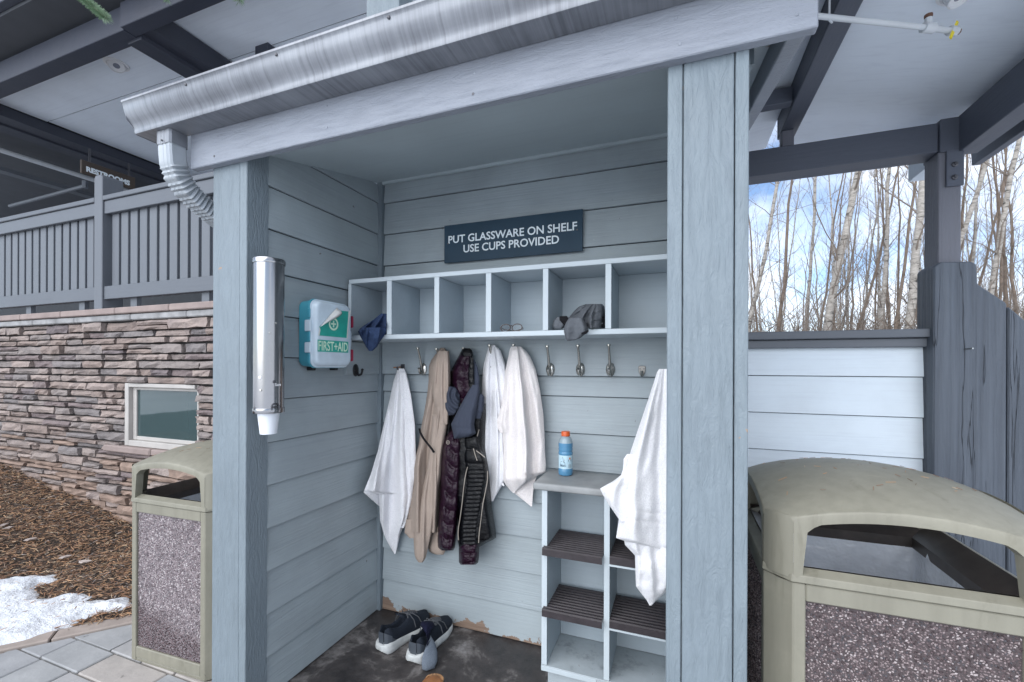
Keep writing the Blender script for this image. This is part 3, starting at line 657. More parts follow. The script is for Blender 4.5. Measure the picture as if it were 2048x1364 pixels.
# recessed lamp
def downlight(c, n_, lab, r=.08):
    c = Vector(c); d = thing('downlight', lab, 'ceiling light', c, 0); n_ = Vector(n_).normalized(); a_ = n_.orthogonal().normalized(); b_ = n_.cross(a_)
    m = MB(); m.lathe([(r, -.004), (r*.98, .006), (r*.80, .008), (r*.72, .0), (r*.72, -.003)], c, 28, ax=(a_, b_, n_)); m.build('trim_ring', WHITE, d, smooth=True)
    t = (n_ + Vector((.45, -.25, 0))).normalized(); a2 = t.orthogonal().normalized(); b2 = t.cross(a2)
    m = MB(); m.lathe([(r*.66, -.03), (r*.66, .028), (r*.60, .030), (r*.58, .020)], c, 24, ax=(a2, b2, t)); e = m.build('eyeball', WHITE, d, smooth=True)
    m = MB(); m.lathe([(r*.57, .012), (r*.4, .019), (.001, .022)], c, 20, ax=(a2, b2, t)); m.build('lens', LAMPG, e, smooth=True)
    return d
q = P(1913, -6, Z=2.628); downlight((q.x, q.y, 2.70-.19*(q.x-.552)-.004), (-.17, 0, -1), 'round white recessed light in the low porch soffit', .05)
# sprinkler pipe with valve
sp_ = thing('sprinkler_pipe', 'thin white sprinkler pipe with rusty head and yellow tape below the porch soffit', 'pipe', P(1632, 32, Z=2.5))
A = P(1560, 24, Z=2.5); B = P(1850, 55, Z=2.5); B2 = P(1905, 62, Z=2.5); dv = (B2-A).normalized()
m = MB(); m.tube([A, B], .0085, 10); m.build('pipe', PIPEP, sp_, smooth=True)
m = MB(); m.tube([B-dv*.006, B+dv*.03], .015, 10); m.tube([B+dv*.012, B+dv*.012+Vector((0, 0, .03))], .010, 8); m.build('tee', PIPEP, sp_, smooth=True)
m = MB(); c = B+dv*.012+Vector((0, 0, .028)); m.lathe([(.005, 0), (.011, .006), (.011, .013), (.004, .016)], c, 10); m.build('sprinkler_head', RUST, sp_)
m = MB(); m.tube([B+dv*.03, B2-dv*.01], .009, 10); m.tube([B2-dv*.012, B2+dv*.014], .014, 8); v_ = m.build('valve', PIPEP, sp_, smooth=True)
m = MB(); m.tube([B2+Vector((.012, 0, .025)), B2+Vector((-.012, -.016, -.03))], .007, 6, flat=.4); m.build('tape', YEL, v_)
m = MB(); m.tube([B2+dv*.014, B2+dv*.022], .010, 8); m.build('plug', RUST, v_)
m = MB(); c = A+(B-A)*.33; m.tube([c+Vector((0, 0, .13)), c+Vector((0, 0, -.010)), c+Vector((.01, .01, -.012))], .003, 6); m.build('hanger', PIPEP, sp_)
# ------------------------------------------------------------------ deck porch on the left
pl = thing('deck_porch', 'high dark-beamed deck porch with pale soffit above the stone wall', 'porch', (-4, 2.2, 1.9))
SZ = 4.2
def slab(n, x0, x1, y0, y1, z0, z1, mat, bv=0): return MB().box(x0, x1, y0, y1, z0, z1).build(n, mat, pl, bevel=bv)
slab('beam', -9, -3.985, 2.10, 2.235, 4.0, 4.19, DARKL_X, .004); slab('beam', -3.978, -.4, 2.075, 2.185, 4.0, 4.19, DARKL_X, .004)
slab('fascia', -12, .6, 1.80, 1.86, 4.26, 4.42, DARKL_X, .004); slab('eave_board', -12, .6, 1.86, 2.10, 4.30, 4.33, DARKL_X)
slab('beam', -4.10, -3.93, 2.19, 5.0, 3.98, 4.16, DARKL_Y, .004); slab('beam', -3.93, -3.80, 2.187, 5.0, 4.02, 4.19, DARKL_Y, .004)
slab('beam', -6.95, -6.735, 2.24, 6, 4.08, 4.19, DARKL_Y, .004); slab('beam', -7.17, -6.955, 2.24, 6, 4.06, 4.19, DARKL_Y, .004)
slab('soffit_panel', -6.735, -.6, 2.24, 2.82, SZ, SZ+.03, SOFF); slab('soffit_panel', -6.735, -.6, 2.835, 6.2, SZ+.006, SZ+.03, SOFF)
slab('soffit_seam', -6.27, -.6, 2.815, 2.84, SZ+.012, SZ+.02, SHADE)
slab('soffit_panel', -22, -6.98, 2.24, 6.2, SZ, SZ+.03, SHADE)  # deeper soffit coloured dark in place of the shade there
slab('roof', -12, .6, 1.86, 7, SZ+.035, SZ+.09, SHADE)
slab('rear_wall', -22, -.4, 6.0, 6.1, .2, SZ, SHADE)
slab('deck_floor', -22, -1.95, SW+.205, 6.0, 1.72, 1.80, DECK)
slab('post', -1.70, -1.475, 2.09, 2.23, 2.6, 4.0, POSTM, .003)
slab('beam', -3.44, -3.29, 2.78, 2.92, 3.85, SZ, DARKL_X, .003)
for z, x in ((3.95, None),):
    a = P(0, 300, Z=3.98); m = MB(); m.tube([(a.x, 2.3, 3.98), (a.x, 5.9, 3.98)], .03, 8); m.build('pipe', PIPEP, pl, smooth=True)
    a = P(0, 345, Z=3.85); m = MB(); m.box(a.x-.10, a.x+.04, 2.3, 5.9, 3.87, 3.92); m.build('trim_board', RAIL_X, pl)
    a = P(170, 372, Y=3.2); b = P(20, 412, Y=3.2); m = MB(); m.tube([a, b], .022, 8); m.tube([a+Vector((0, 0, .06)), a-Vector((.0, 0, .03))], .03, 6); m.build('pipe', RAIL_X, pl, smooth=True)
downlight((-4.84, 2.50, SZ-.004), (0, 0, -1), 'round white eyeball downlight in the pale soffit of the high deck porch', .095)
# restrooms sign
sg = thing('restroom_sign', 'small brown sign with white lettering hanging under the deck porch beam', 'sign', (-6.2, 3.0, 3.6))
x = -6.2; m = MB(); m.box(x-.03, x, 2.88, 3.40, 3.665-.10, 3.665+.05); bdo = m.build('board', SBROWN, sg, bevel=.004)
text('RESTROOMS', .074, (x+.002, 2.92, 3.60), (0, 1, 0), (0, 0, 1), SIGNT, sg, bold=.004)
for yy in (2.95, 3.33):
    m = MB(); m.box(x-.02, x-.012, yy, yy+.02, 3.71, 3.87); m.build('hanger', SCREW, sg)
# ------------------------------------------------------------------ stone wall
st = thing('stone_wall', 'stacked ledge-stone retaining wall with a small window below the deck railing', 'wall', (-4.4, SW, 0))
WX0, WX1, WZ0, WZ1 = P(253, 765, Y=SW).x, P(396, 765, Y=SW).x, P(253, 890, Y=SW).z, P(253, 766, Y=SW).z
CT = P(0, 655, Y=SW-.02).z       # underside of the caps
m = MB(); m.box(-9, WX0+.002, SW+.03, SW+.2, -.3, 1.9); m.box(WX1-.002, -1.95, SW+.03, SW+.2, -.3, 1.9)
m.box(WX0, WX1, SW+.03, SW+.2, -.3, WZ0); m.box(WX0, WX1, SW+.03, SW+.2, WZ1, 1.9)
core = m.build('wall_core', MORT, st)
def stone_mesh(x0, x1, z0, z1, pr_, R):
    nx, nz = 4, 2; m = MB(); rows = []
    for k in range(nz+1):
        r = []
        for i in range(nx+1):
            ex = (x1-x0)*.035*R.random() if i in (0, nx) else 0; ez = (z1-z0)*.14*R.random() if k in (0, nz) else 0
            xx = x0+(x1-x0)*i/nx + (ex if i == 0 else -ex if i == nx else R.uniform(-.02, .02)); zz = z0+(z1-z0)*k/nz + (ez if k == 0 else -ez if k == nz else R.uniform(-.006, .006))
            edge = i in (0, nx) or k in (0, nz)
            r.append((xx, SW-pr_+(.016*R.random()+.002 if edge else R.uniform(-.010, .012)), zz))
        rows.append(r)
    m.grid(rows)
    ring = [(0, i) for i in range(nx+1)]+[(k, nx) for k in range(1, nz+1)]+[(nz, i) for i in range(nx-1, -1, -1)]+[(k, 0) for k in range(nz-1, 0, -1)]
    fr = [rows[a][b] for a, b in ring]; bk = [(x, SW+.035, z) for x, y, z in fr]; n = len(fr)
    m.add(fr+bk, [(i, (i+1) % n, n+(i+1) % n, n+i) for i in range(n)])
    return m
R = random.Random(11); cand = []; z = -.14; row = 0
while z < CT-.012:
    hgt = R.choice((.042, .05, .058, .066, .075, .092)); hgt = min(hgt, CT-z)
    for zb5 in (WZ0-.06, WZ1):
        if z < zb5-.02 and z+hgt > zb5-.03: hgt = zb5-z
    if CT-z-hgt < .03: hgt = CT-z
    x = -7.3 - R.random()*.3
    while x < -2.0:
        wd = R.uniform(.18, .52); x1_ = x+wd
        segs = [(x, x1_)]
        if z+hgt > WZ0-.055 and z < WZ1-.004:
            if x < WX0 and x1_ > WX0: segs = [(x, WX0)] if WX0-x > .06 else []
            elif x >= WX0 and x1_ <= WX1: segs = []
            elif x < WX1 and x1_ > WX1: segs = [(WX1+.004, x1_)] if x1_-WX1 > .06 else []
            if x < WX0 and x1_ > WX1: segs = [(x, WX0), (WX1, x1_)]
        for a, b in segs:
            if hgt > .08 and R.random() < .45:
                zz = z+hgt*R.uniform(.4, .6); cand.append((a, b, z, zz)); cand.append((a, b, zz, z+hgt))
            else: cand.append((a, b, z, z+hgt))
        x = x1_
    z += hgt; row += 1
vis = [c for c in cand if c[0] > -7.1 and c[1] < -2.9 and c[3] > (max(-.06, (-4.3-c[1])*.13-.02))]
vis.sort(key=lambda c: -(c[1]-c[0])*(c[3]-c[2])); big = set(vis[:298]); rest = MB()
for c in cand:
    pr_ = R.uniform(.0, .042) + (.010 if c in big else 0); sm = stone_mesh(c[0]+.003, c[1]-.003, c[2]+.004, c[3]-.004, pr_, R)
    tanp = max(0, 1-(c[2]+.05)/.85)
    if c in big: sm.build('stone', TAN if R.random() < tanp*.8 else STONE, st)
    else: rest.v, b0 = rest.v+sm.v, len(rest.v); rest.f += [[i+b0 for i in f] for f in sm.f]; rest.m += sm.m
tag(rest.build('small_stones', STONE, st), kind='stuff')
# caps
x = -9
while x < -2:
    ln = R.uniform(.7, 1.0); m = MB(); m.box(x, x+ln-.006, SW-.06, SW+.2, CT+.062, CT+.12); m.build('cap_stone', CAPS, st, bevel=.008)
    m = MB(); m.box(x+.2, x+.2+ln-.004, SW-.045, SW+.18, CT+.002, CT+.056); m.build('ledge_stone', CAPC, st, bevel=.008); x += ln
# window
wn = MB(); fw = .055; y0, y1 = SW-.015, SW+.06
wn.box(WX0, WX0+fw, y0, y1, WZ0, WZ1); wn.box(WX1-.02, WX1, y0+.02, y1, WZ0, WZ1); wn.box(WX0+fw, WX1-.02, y0, y1, WZ1-.035, WZ1); wn.box(WX0+fw, WX1-.02, y0, y1, WZ0, WZ0+.05)
wf = wn.build('window', VINYL, st, bevel=.004)
m = MB(); s0 = WX0+fw+.002; m.box(s0, s0+.05, SW+.02, SW+.05, WZ0+.052, WZ1-.037); m.box(s0+.05, WX1-.022, SW+.022, SW+.05, WZ0+.052, WZ0+.085); m.box(s0+.05, WX1-.022, SW+.022, SW+.05, WZ1-.06, WZ1-.037); m.build('sash', VINYL, wf, bevel=.003)
m = MB(); m.box(s0+.048, WX1-.02, SW+.034, SW+.04, WZ0+.08, WZ1-.055); m.build('pane', PANE, wf)
m = MB(); m.box(WX0+.06, WX1+.0, SW+.18, SW+.19, WZ0, WZ1); m.build('blind', SHADE, wf)
m = MB(); m.box(WX0-.25, WX0+.42, SW-.055, SW+.03, WZ0-.062, WZ0-.003); m.build('sill', CAPS, wf, bevel=.01)
m = MB(); m.box(WX0+.425, WX1+.12, SW-.05, SW+.03, WZ0-.058, WZ0-.003); m.build('sill', CAPS, wf, bevel=.01)
# ------------------------------------------------------------------ deck railing
ra = thing('deck_railing', 'grey painted wooden railing with flat balusters on top of the stone wall', 'railing', (-5, 2.5, 1.9))
RY = 2.50; zt = CT+.12
m = MB(); m.prism([(-5.155, RY-.01, zt-.01), (-5.03, RY-.01, zt-.01), (-5.03, RY-.01, 3.19), (-5.05, RY-.01, 3.215), (-5.135, RY-.01, 3.215), (-5.155, RY-.01, 3.19)], (0, .17, 0)); m.build('post', RAIL_Z, ra, bevel=.005)
for a, b in ((-5.028, -1.95), (-8.9, -5.157)):
    m = MB(); m.box(a, b, RY-.012, RY+.13, 3.005-.038, 3.012); m.build('handrail', RAIL_X, ra, bevel=.008, seg=2)
    m = MB(); m.box(a, b, RY+.005, RY+.043, 2.845, 2.965); m.build('top_rail', RAIL_X, ra, bevel=.004)
    m = MB(); m.box(a, b, RY+.005, RY+.043, 2.045, 2.168); m.build('bottom_rail', RAIL_X, ra, bevel=.004)
    n = int((b-a)/.136)
    for k in range(n):
        x = b-.08-k*.136 if b < -5 else a+.05+k*.136
        if x < -8.3: continue
        m = MB(); m.box(x-.006, x+.094, RY+.045, RY+.083, 2.05, 2.96); m.build('baluster', RAIL_Z, ra, bevel=.003)
        if k % 7 == 2: m = MB(); m.box(x, x+.09, RY+.045, RY+.083, zt, 2.05); m.build('foot_block', RAIL_Z, ra)
# ------------------------------------------------------------------ wall-hung cubby shelf
CY0 = 1.868
cs = thing('cubby_shelf', 'long pale six-cubby shelf fixed to the back wall of the shelter', 'shelf', (-.8, 2.1, 1.57))
zb0, zb1, zt0, zt1 = 1.568, 1.591, 1.864, 1.886
CX0, CX1 = XL+.016, .05
m = MB(); m.box(CX0, CX1, CY0, YB-.016, zt0, zt1); m.build('top_board', TRIM_X, cs, bevel=.002)
m = MB(); m.box(CX0, CX1, CY0, YB-.016, zb0, zb1); m.build('bottom_board', TRIM_X, cs, bevel=.002)
m = MB(); m.box(CX0, CX1, YB-.026, YB-.017, zb1+.001, zt0-.001); m.build('back_panel', CUB, cs)
for a, b in ((None, None), (774, 783), (869, 878), (972, 982), (1086, 1096), (1211, 1222)):
    x0 = CX0 if a is None else P(a, 640, Y=CY0).x; x1 = CX0+.018 if a is None else P(b, 640, Y=CY0).x
    m = MB(); m.box(x0, x1, CY0+.001, YB-.027, zb1+.0015, zt0-.0015)
    me = m.build('divider', CUB, cs, bevel=.0015); fr = MB(); fr.box(x0-.0005, x1+.0005, CY0-.001, CY0+.0005, zb1+.001, zt0-.001); fr.build('edge_band', TRIM_Z, me)
# sign
sg = thing('glassware_sign', 'dark slate-blue board sign with two lines of pale lettering above the cubbies', 'sign', (-.82, YB-.01, 2.0))
sx0, sx1, sz0, sz1 = -1.207, -.438, 1.999, 2.205; SY = YB-.018
m = MB(); m.box(sx0, sx1, SY, SY+.007, sz0, sz1); m.build('board', SIGNB, sg, bevel=.001)
for t_, a, b, yb in (('PUT GLASSWARE ON SHELF', 897, 1154, 482.5), ('USE CUPS PROVIDED', 927, 1118, 500)):
    p0 = P(a, yb, Y=SY); p1 = P(b, yb, Y=SY); o_ = text(t_, .058, (p0.x, SY-.0004, 0), (1, 0, 0), (0, 0, 1), SIGNT, sg, bold=.0009)
    wd = max(v.co.x for v in o_.data.vertices)-min(v.co.x for v in o_.data.vertices); k = (p1.x-p0.x)/wd; xm = min(v.co.x for v in o_.data.vertices)
    zz = 2.105 if 'GLASS' in t_ else 2.048
    for v in o_.data.vertices: v.co.x = (v.co.x-xm)*k + p0.x - sg.location.x; v.co.z += zz
for x, z in ((-1.183, 2.105), (-.466, 2.105)):
    m = MB(); m.lathe([(.005, 0), (.004, .003)], (x, SY, z), 10, ax=(Vector((1, 0, 0)), Vector((0, 0, 1)), Vector((0, -1, 0)))); m.build('screw', SCREW, sg)
# ------------------------------------------------------------------ coat hooks
def arc(c, r, a0, a1, n): return [(c[0]+r*math.cos(a0+(a1-a0)*i/n), c[1]+r*math.sin(a0+(a1-a0)*i/n)) for i in range(n+1)]
def hook_parts(o, mat, upper=True):
    m = MB(); ax = (Vector((1, 0, 0)), Vector((0, 0, 1)), Vector((0, -1, 0)))
    prof = [(.028, 0), (.028, .003), (.025, .006), (.004, .011)]
    m.lathe([(r, z) for r, z in prof], (0, 0, 0), 20, ax=(ax[0]*.8, ax[1]*1.2, ax[2])); m.build('backplate', mat, o, local=True, smooth=True)
    for s in (-.011, .011):
        q = MB(); q.lathe([(.0035, .004), (.003, .0085)], (s, 0, .002 if s > 0 else -.002), 8, ax=ax); q.build('screw', SCREW, o, local=True)
    if upper:
        m = MB(); pts = [(0, -.006, -.012), (0, -.016, .0), (0, -.026, .03), (0, -.036, .06), (0, -.052, .095), (0, -.060, .112)]
        m.tube(pts, [.0078, .0082, .0068, .006, .0056, .0056], 10); m.build('upper_prong', mat, o, local=True, smooth=True)
        m = MB(); m.lathe([(.006, 0), (.0095, .001), (.0095, .007), (.008, .0085)], (0, -.060, .110), 14); m.build('knob', mat, o, local=True, smooth=True)
    m = MB(); pts = [(0, -.006, -.008), (0, -.012, -.020), (0, -.024, -.027), (0, -.038, -.022), (0, -.044, -.008), (0, -.045, .000)]
    m.tube(pts, [.0078, .0078, .007, .0064, .006, .006], 10); m.build('lower_prong', mat, o, local=True, smooth=True)
    m = MB(); m.lathe([(.001, -.007), (.006, -.004), (.0085, 0), (.006, .004), (.001, .007)], (0, -.046, .003), 12); m.build('knob', mat, o, local=True, smooth=True)
HY = YB-.0125; grp = 'satin nickel coat hooks on the rail under the cubbies'
hk0 = thing('coat_hook', 'empty satin-nickel double coat hook between the hanging white towel and the beige hoodie', 'coat hook', P(847, 738, Y=HY), 0, grp); hook_parts(hk0, NICK)
for px, lab in ((1101, 'empty satin-nickel double coat hook just right of the cream towel'), (1161, 'middle of the three bare double coat hooks above the drink bottle'), (1221, 'bare double coat hook nearest to the small single hook')):
    c = copy_tree(hk0); c.location = P(px, 739, Y=HY); c['label'] = lab
for px, py, lab in ((884, 740, 'coat hook hidden under the hood of the beige hoodie'), (937, 740, 'coat hook hidden under the purple puffer jacket'), (988, 735, 'coat hook hidden under the narrower white towel'), (1035, 735, 'coat hook hidden under the cream towel')):
    c = copy_tree(hk0); c.location = P(px, py, Y=HY); c['label'] = lab
hs = thing('coat_hook', 'small single-prong coat hook with shield backplate, last on the rail', 'coat hook', P(1284, 742, Y=HY), 0, grp)
m = MB(); m.prism([(x*.017, 0, z*.024) for x, z in ((-1, .75), (-.8, 1), (.8, 1), (1, .75), (.85, -.2), (.4, -.95), (0, -1.1), (-.4, -.95), (-.85, -.2))], (0, -.005, 0)); DULLED = plain('dulled_nickel', (.20, .195, .185), .42, 1); m.build('backplate', DULLED, hs, local=True, bevel=.0015)  # backplate nickel darkened to hold down its bright reflection
for s in (-.009, .009):
    q = MB(); q.lathe([(.0035, .004), (.003, .007)], (s, 0, .010), 8, ax=(Vector((1, 0, 0)), Vector((0, 0, 1)), Vector((0, -1, 0)))); q.build('screw', SCREW, hs, local=True)
m = MB(); m.tube([(0, -.004, -.002), (0, -.018, -.016), (0, -.034, -.020), (0, -.042, -.008), (0, -.043, .002)], [.006, .006, .0055, .005, .006], 10); m.build('prong', NICK, hs, local=True, smooth=True)
h2 = thing('coat_hook', 'dark coat hook with orange sticker holding the leftmost white towel', 'coat hook', P(806, 736, Y=HY), 0, grp)
m = MB(); m.box(-.014, .014, -.005, 0, -.024, .022); m.build('backplate', SCREW, h2, local=True, bevel=.003)
m = MB(); m.tube([(0, -.004, -.006), (-.004, -.03, -.014), (-.006, -.045, -.004), (-.006, -.047, .008)], .006, 8); m.build('prong', SCREW, h2, local=True, smooth=True)
m = MB(); m.beam((-.012, -.002, .006), (-.062, -.004, .002), .003, .006); m.build('sticker', plain('orange_sticker', (.35, .15, .04), .6), h2, local=True)
h3 = thing('coat_hook', 'black wire coat hook on the side wall under the first aid kit', 'coat hook', (XL+.010, 1.93, 1.408), math.pi/2, grp)
hook_parts(h3, BLACKM, False)
tw_ = P(1330, 742, Y=1.755)
h4 = copy_tree(hk0); h4.location = (.059, 1.755, tw_.z-.012); h4.rotation_euler = (0, 0, -math.pi/2); h4['label'] = 'coat hook on the side wall holding up the big white towel at the right'
# ------------------------------------------------------------------ shoe cubby with counter
sc_ = thing('shoe_cubby', 'low two-column shoe cubby with stained paint and grey counter top', 'shoe rack', (-.28, 2.0, 0))
SY0 = 1.88; X0, X1 = P(1084, 1100, Y=SY0).x, P(1094, 1100, Y=SY0).x; D0, D1 = P(1208.5, 1100, Y=SY0).x, P(1219, 1100, Y=SY0).x; XR = .056
m = MB(); m.box(P(1065, 968, Y=1.865).x, XR+.003, 1.865, YB-.015, .883, .916); m.build('counter_top', GALV, sc_, bevel=.009, seg=3, smooth=True)
for a, b in ((X0, X1), (D0, D1), (XR-.02, XR)):
    m = MB(); m.box(a, b, SY0, YB-.02, .109, .8815); pn = m.build('side_panel', CUB, sc_, bevel=.002)
    fr = MB(); fr.box(a-.0005, b+.0005, SY0-.0015, SY0-.0002, .109, .881); fr.build('edge_band', TRIM_Z, pn)
m = MB(); m.box(X1+.001, XR-.021, YB-.026, YB-.018, .11, .88); m.build('back_panel', CUB, sc_)
m = MB(); m.box(X0-.002, XR, SY0-.004, YB-.02, .082, .107); m.build('bottom_board', GRIME, sc_, bevel=.002)
m = MB(); m.box(X0+.02, XR, SY0+.03, YB-.02, .004, .081); m.build('base', GRIME, sc_, bevel=.002)
cr_ = MB(); cr_.box(X0+.0, D0-.03, SY0-.0065, SY0-.0045, .084, .104); cr_.build('lip', TRIM_X, sc_, bevel=.001)
for zt_ in (.628, .360):
    for a, b, yf in ((X1+.001, D0-.001, 1.852), (D1+.001, XR-.021, 1.872)):
        m = MB(); m.box(a, b, SY0+.004, YB-.027, zt_-.018, zt_-.001); s1 = m.build('shelf', GRIME if zt_ < .5 else CUB, sc_)
        # ribbed tread with a rounded nosing
        pr_ = [(yf, zt_-.024), (yf, zt_+.004), (yf+.005, zt_+.009)]
        y = yf+.012; 
        while y < 2.075:
            pr_ += [(y, zt_+.009), (y+.004, zt_+.005), (y+.010, zt_+.005), (y+.014, zt_+.009), (y+.0185, zt_+.009)]; y += .0225
        pr_ += [(2.095, zt_+.009), (2.095, zt_+.001), (yf+.006, zt_+.001), (yf+.006, zt_-.024)]
        aa = a-.016 if a < D0-.1 else a
        m = MB(); m.prism([(aa, y, z) for y, z in pr_], (b-aa-.004, 0, 0)); m.build('tread', TREAD, sc_)
        if aa == a:
            fr = MB(); fr.box(a, b, 1.873, 1.8785, zt_-.034, zt_-.026); fr.build('shelf_edge', TRIM_X, s1)
# ------------------------------------------------------------------ drink bottle
B0 = Vector((-.498, 2.05, .9165)); k = .96
bt = thing('drink_bottle', 'blue sports drink bottle with orange cap standing on the shoe cubby counter', 'bottle', B0)
pf = [(.028, 0), (.034, .004), (.0355, .012), (.0355, .03), (.034, .034), (.034, .102), (.0355, .106), (.0355, .113), (.033, .118), (.0345, .124), (.0355, .130), (.0340, .136), (.0355, .142), (.035, .160), (.031, .175), (.024, .186), (.0165, .194)]
def lr(prof, lo, hi): return [(r*k, z*k) for r, z in prof if lo <= z <= hi]
m = MB(); m.lathe(lr(pf, 0, .161), B0, 28); m.build('liquid', LIQ, bt, smooth=True)
m = MB(); m.lathe(lr(pf, .160, .195), B0, 28); m.build('neck', BOTT, bt, smooth=True)
m = MB(); m.lathe([(.020*k, .193*k), (.0215*k, .194*k), (.0215*k, .2135*k), (.020*k, .216*k), (.001, .2165*k)], B0, 28); m.build('cap', CAPO, bt, smooth=True)
rl = .0346*k
m = MB(); m.lathe([(rl, .036*k), (rl, .101*k)], B0, 40); lb = m.build('label', LABW, bt, smooth=True)
VA = math.atan2(-B0.y, -B0.x)          # direction to the photographer
def on_label(mesh_o, cen, z0, width):
    for v in mesh_o.data.vertices:
        a = VA + cen + (v.co.x)/rl; q = Vector((math.cos(a), math.sin(a), 0))*(rl+.0004+.0*v.co.z)
        v.co = q + Vector((0, 0, z0+v.co.y))
def lab_poly(polys, cen, z0, mat, name):
    m = MB()
    for po in polys: m.add([(x, y, 0) for x, y in po], [list(range(len(po)))])
    bm_o = m.build(name, mat, lb, local=True); on_label(bm_o, cen, z0, 0)
circ = [(.0135*math.cos(t*.3927), .0135*math.sin(t*.3927)) for t in range(16)]
lab_poly([circ], -.45, .058, LABD, 'emblem')
lab_poly([[(-.006, -.012), (.006, -.012), (.011, .001), (0, .017), (-.011, .001)]], -.45, .075, LABGR, 'emblem')
def lab_text(b_, size, cen, z0, mat, sx=1):
    o_ = text(b_, size, (0, 0, 0), (1, 0, 0), (0, 1, 0), mat, lb, ext=0, local=True, align='CENTER', bold=.0004, sx=sx); rr = .0005
    for v in o_.data.vertices:
        a = VA + cen + v.co.x/rl; q = Vector((math.cos(a), math.sin(a), 0))*(rl+.0009); v.co = q + Vector((0, 0, z0+v.co.y))
lab_text('G', .016, -.42, .0745, LABW); lab_text('ZERO', .0135, -.40, .0545, LABW); lab_text('ZERO', .0125, -.40, .0455, LABD); 
lab_poly([[(-.008, 0), (.008, 0), (.008, .009), (-.008, .009)]], .62, .0695, LABD, 'print'); lab_poly([[(-.004, 0), (.004, 0), (.005, .006), (0, .011), (-.004, .007)]], .62, .079, LABO, 'print')
lab_poly([[(-.007+i*.0022, 0), (-.0057+i*.0022, 0), (-.0057+i*.0022, .017), (-.007+i*.0022, .017)] for i in range(7)], .62, .040, LABGR, 'barcode')
lab_poly([[(-.011, 0), (.011, 0), (.011, .003), (-.011, .003)]], -.42, .0405, LABGR, 'print')
# ------------------------------------------------------------------ cup dispenser
dc = thing('cup_dispenser', 'tall polished steel tube cup dispenser fixed to the left post', 'cup dispenser', (-1.538, 1.31, 1.25))
cx, cy = -1.541, 1.312; r = .056
m = MB(); m.lathe([(r-.002, 1.262), (r, 1.263), (r, 1.846), (r-.003, 1.847)], (cx, cy, 0), 48)
m.v = [(v[0], v[1], v[2]+.0) for v in m.v]; tb = m.build('tube', STEEL, dc, smooth=True)
m = MB(); m.lathe([(r+.0035, 1.838), (r+.004, 1.842), (r+.004, 1.853), (r+.002, 1.857), (.001, 1.860)], (cx, cy, 0), 48); m.build('lid', STEEL, dc, smooth=True)
m = MB(); m.lathe([(r+.002, 1.243), (r+.0025, 1.244), (r+.0025, 1.262), (r+.002, 1.263)], (cx, cy, 0), 48); m.build('bottom_ring', STEEL, dc, smooth=True)
va = math.atan2(-cy, -cx)
def on_tube(a, z, rr=r): t = va+a; n_ = Vector((math.cos(t), math.sin(t), 0)); return Vector((cx, cy, z))+n_*rr, n_
for a, z, s, mt in ((-.55, 1.385, .007, WHITE), (.35, 1.368, .007, SCREW), (-.5, 1.335, .005, NICK), (-1.0, 1.262, .006, SCREW), (.05, 1.56, .004, NICK), (.45, 1.60, .004, NICK)):
    p, n_ = on_tube(a, z); q = MB(); t1 = n_.cross(Vector((0, 0, 1))); q.lathe([(s, -.001), (s*.8, .003), (.0005, .004)], p, 10, ax=(t1, Vector((0, 0, 1)), n_)); q.build('rivet', mt, dc, smooth=True)
p, n_ = on_tube(.42, 1.268, r+.003); t1 = Vector((0, 0, 1)).cross(n_); 
m = MB()
for i in range(12):
    a0, a1 = math.pi*i/12, math.pi*(i+1)/12
pts = [p+t1*(.014*math.cos(math.pi*i/12))+Vector((0, 0, .014*math.sin(math.pi*i/12))) for i in range(13)]
m.tube([p+t1*.014-Vector((0, 0, .012))]+pts+[p-t1*.014-Vector((0, 0, .012))], .0025, 6); m.tube([p+t1*.010, p-t1*.010], .003, 6); m.build('clasp', SCREW, dc)
p, n_ = on_tube(.38, 1.351, r+.0006); text('San', .017, p-Vector((-.0, 0, 0)), Vector((0, 0, 1)).cross(n_), (0, 0, 1), WHITE, dc, name='emblem_lettering')
m = MB(); m.box(XL-.002, cx-r+.02, cy+.015, cy+.045, 1.40, 1.70); m.build('bracket', SCREW, dc)
cp_ = MB(); cp_.lathe([(.030, 1.160), (.031, 1.158), (.041, 1.245), (.045, 1.262), (.040, 1.262)], (cx, cy, 0), 40); cup = cp_.build('plastic_cup', CUP, smooth=True); tag(cup, 'translucent white plastic cup sticking out of the bottom of the steel dispenser', 'cup')
# ------------------------------------------------------------------ first aid kit (faces +X)
fa = thing('first_aid_kit', 'teal first aid box with cloudy lid and torn green label on the side wall', 'first aid kit', (XL, 1.67, 1.42))
fy0, fy1, fz0, fz1 = 1.553, 1.800, 1.425, 1.738
def rr_loft(mb, y0, y1, z0, z1, rad, xs, ins):
    rows = []
    for x, i_ in zip(xs, ins):
        r_ = max(.004, rad-i_*.5); pts = []
        for cyy, czz, a0 in ((y1-i_-r_, z1-i_-r_, 0), (y0+i_+r_, z1-i_-r_, 1), (y0+i_+r_, z0+i_+r_, 2), (y1-i_-r_, z0+i_+r_, 3)):
            for q in range(6):
                t = math.pi/2*(a0+q/5); pts.append((x, cyy+r_*math.cos(t), czz+r_*math.sin(t)))
        rows.append(pts)
    mb.grid(rows, closed=True); n = len(rows[0]); b = len(mb.v); mb.f.append(list(range(b-n, b))); mb.m.append(0); return mb
xw = XL+.003
m = MB(); rr_loft(m, fy0, fy1, fz0, fz1, .035, [xw, xw+.055, xw+.058, xw+.066, xw+.070, xw+.070], [.004, 0, -.004, -.004, 0, .03]); m.build('case', TEAL, fa, smooth=True)
m = MB(); rr_loft(m, fy0+.001, fy1-.001, fz0+.001, fz1-.001, .036, [xw+.071, xw+.074, xw+.078, xw+.094, xw+.099, xw+.100], [-.003, -.003, .004, .008, .014, .024]); m.build('lid', CLEAR, fa, smooth=True)
fx = xw+.1005
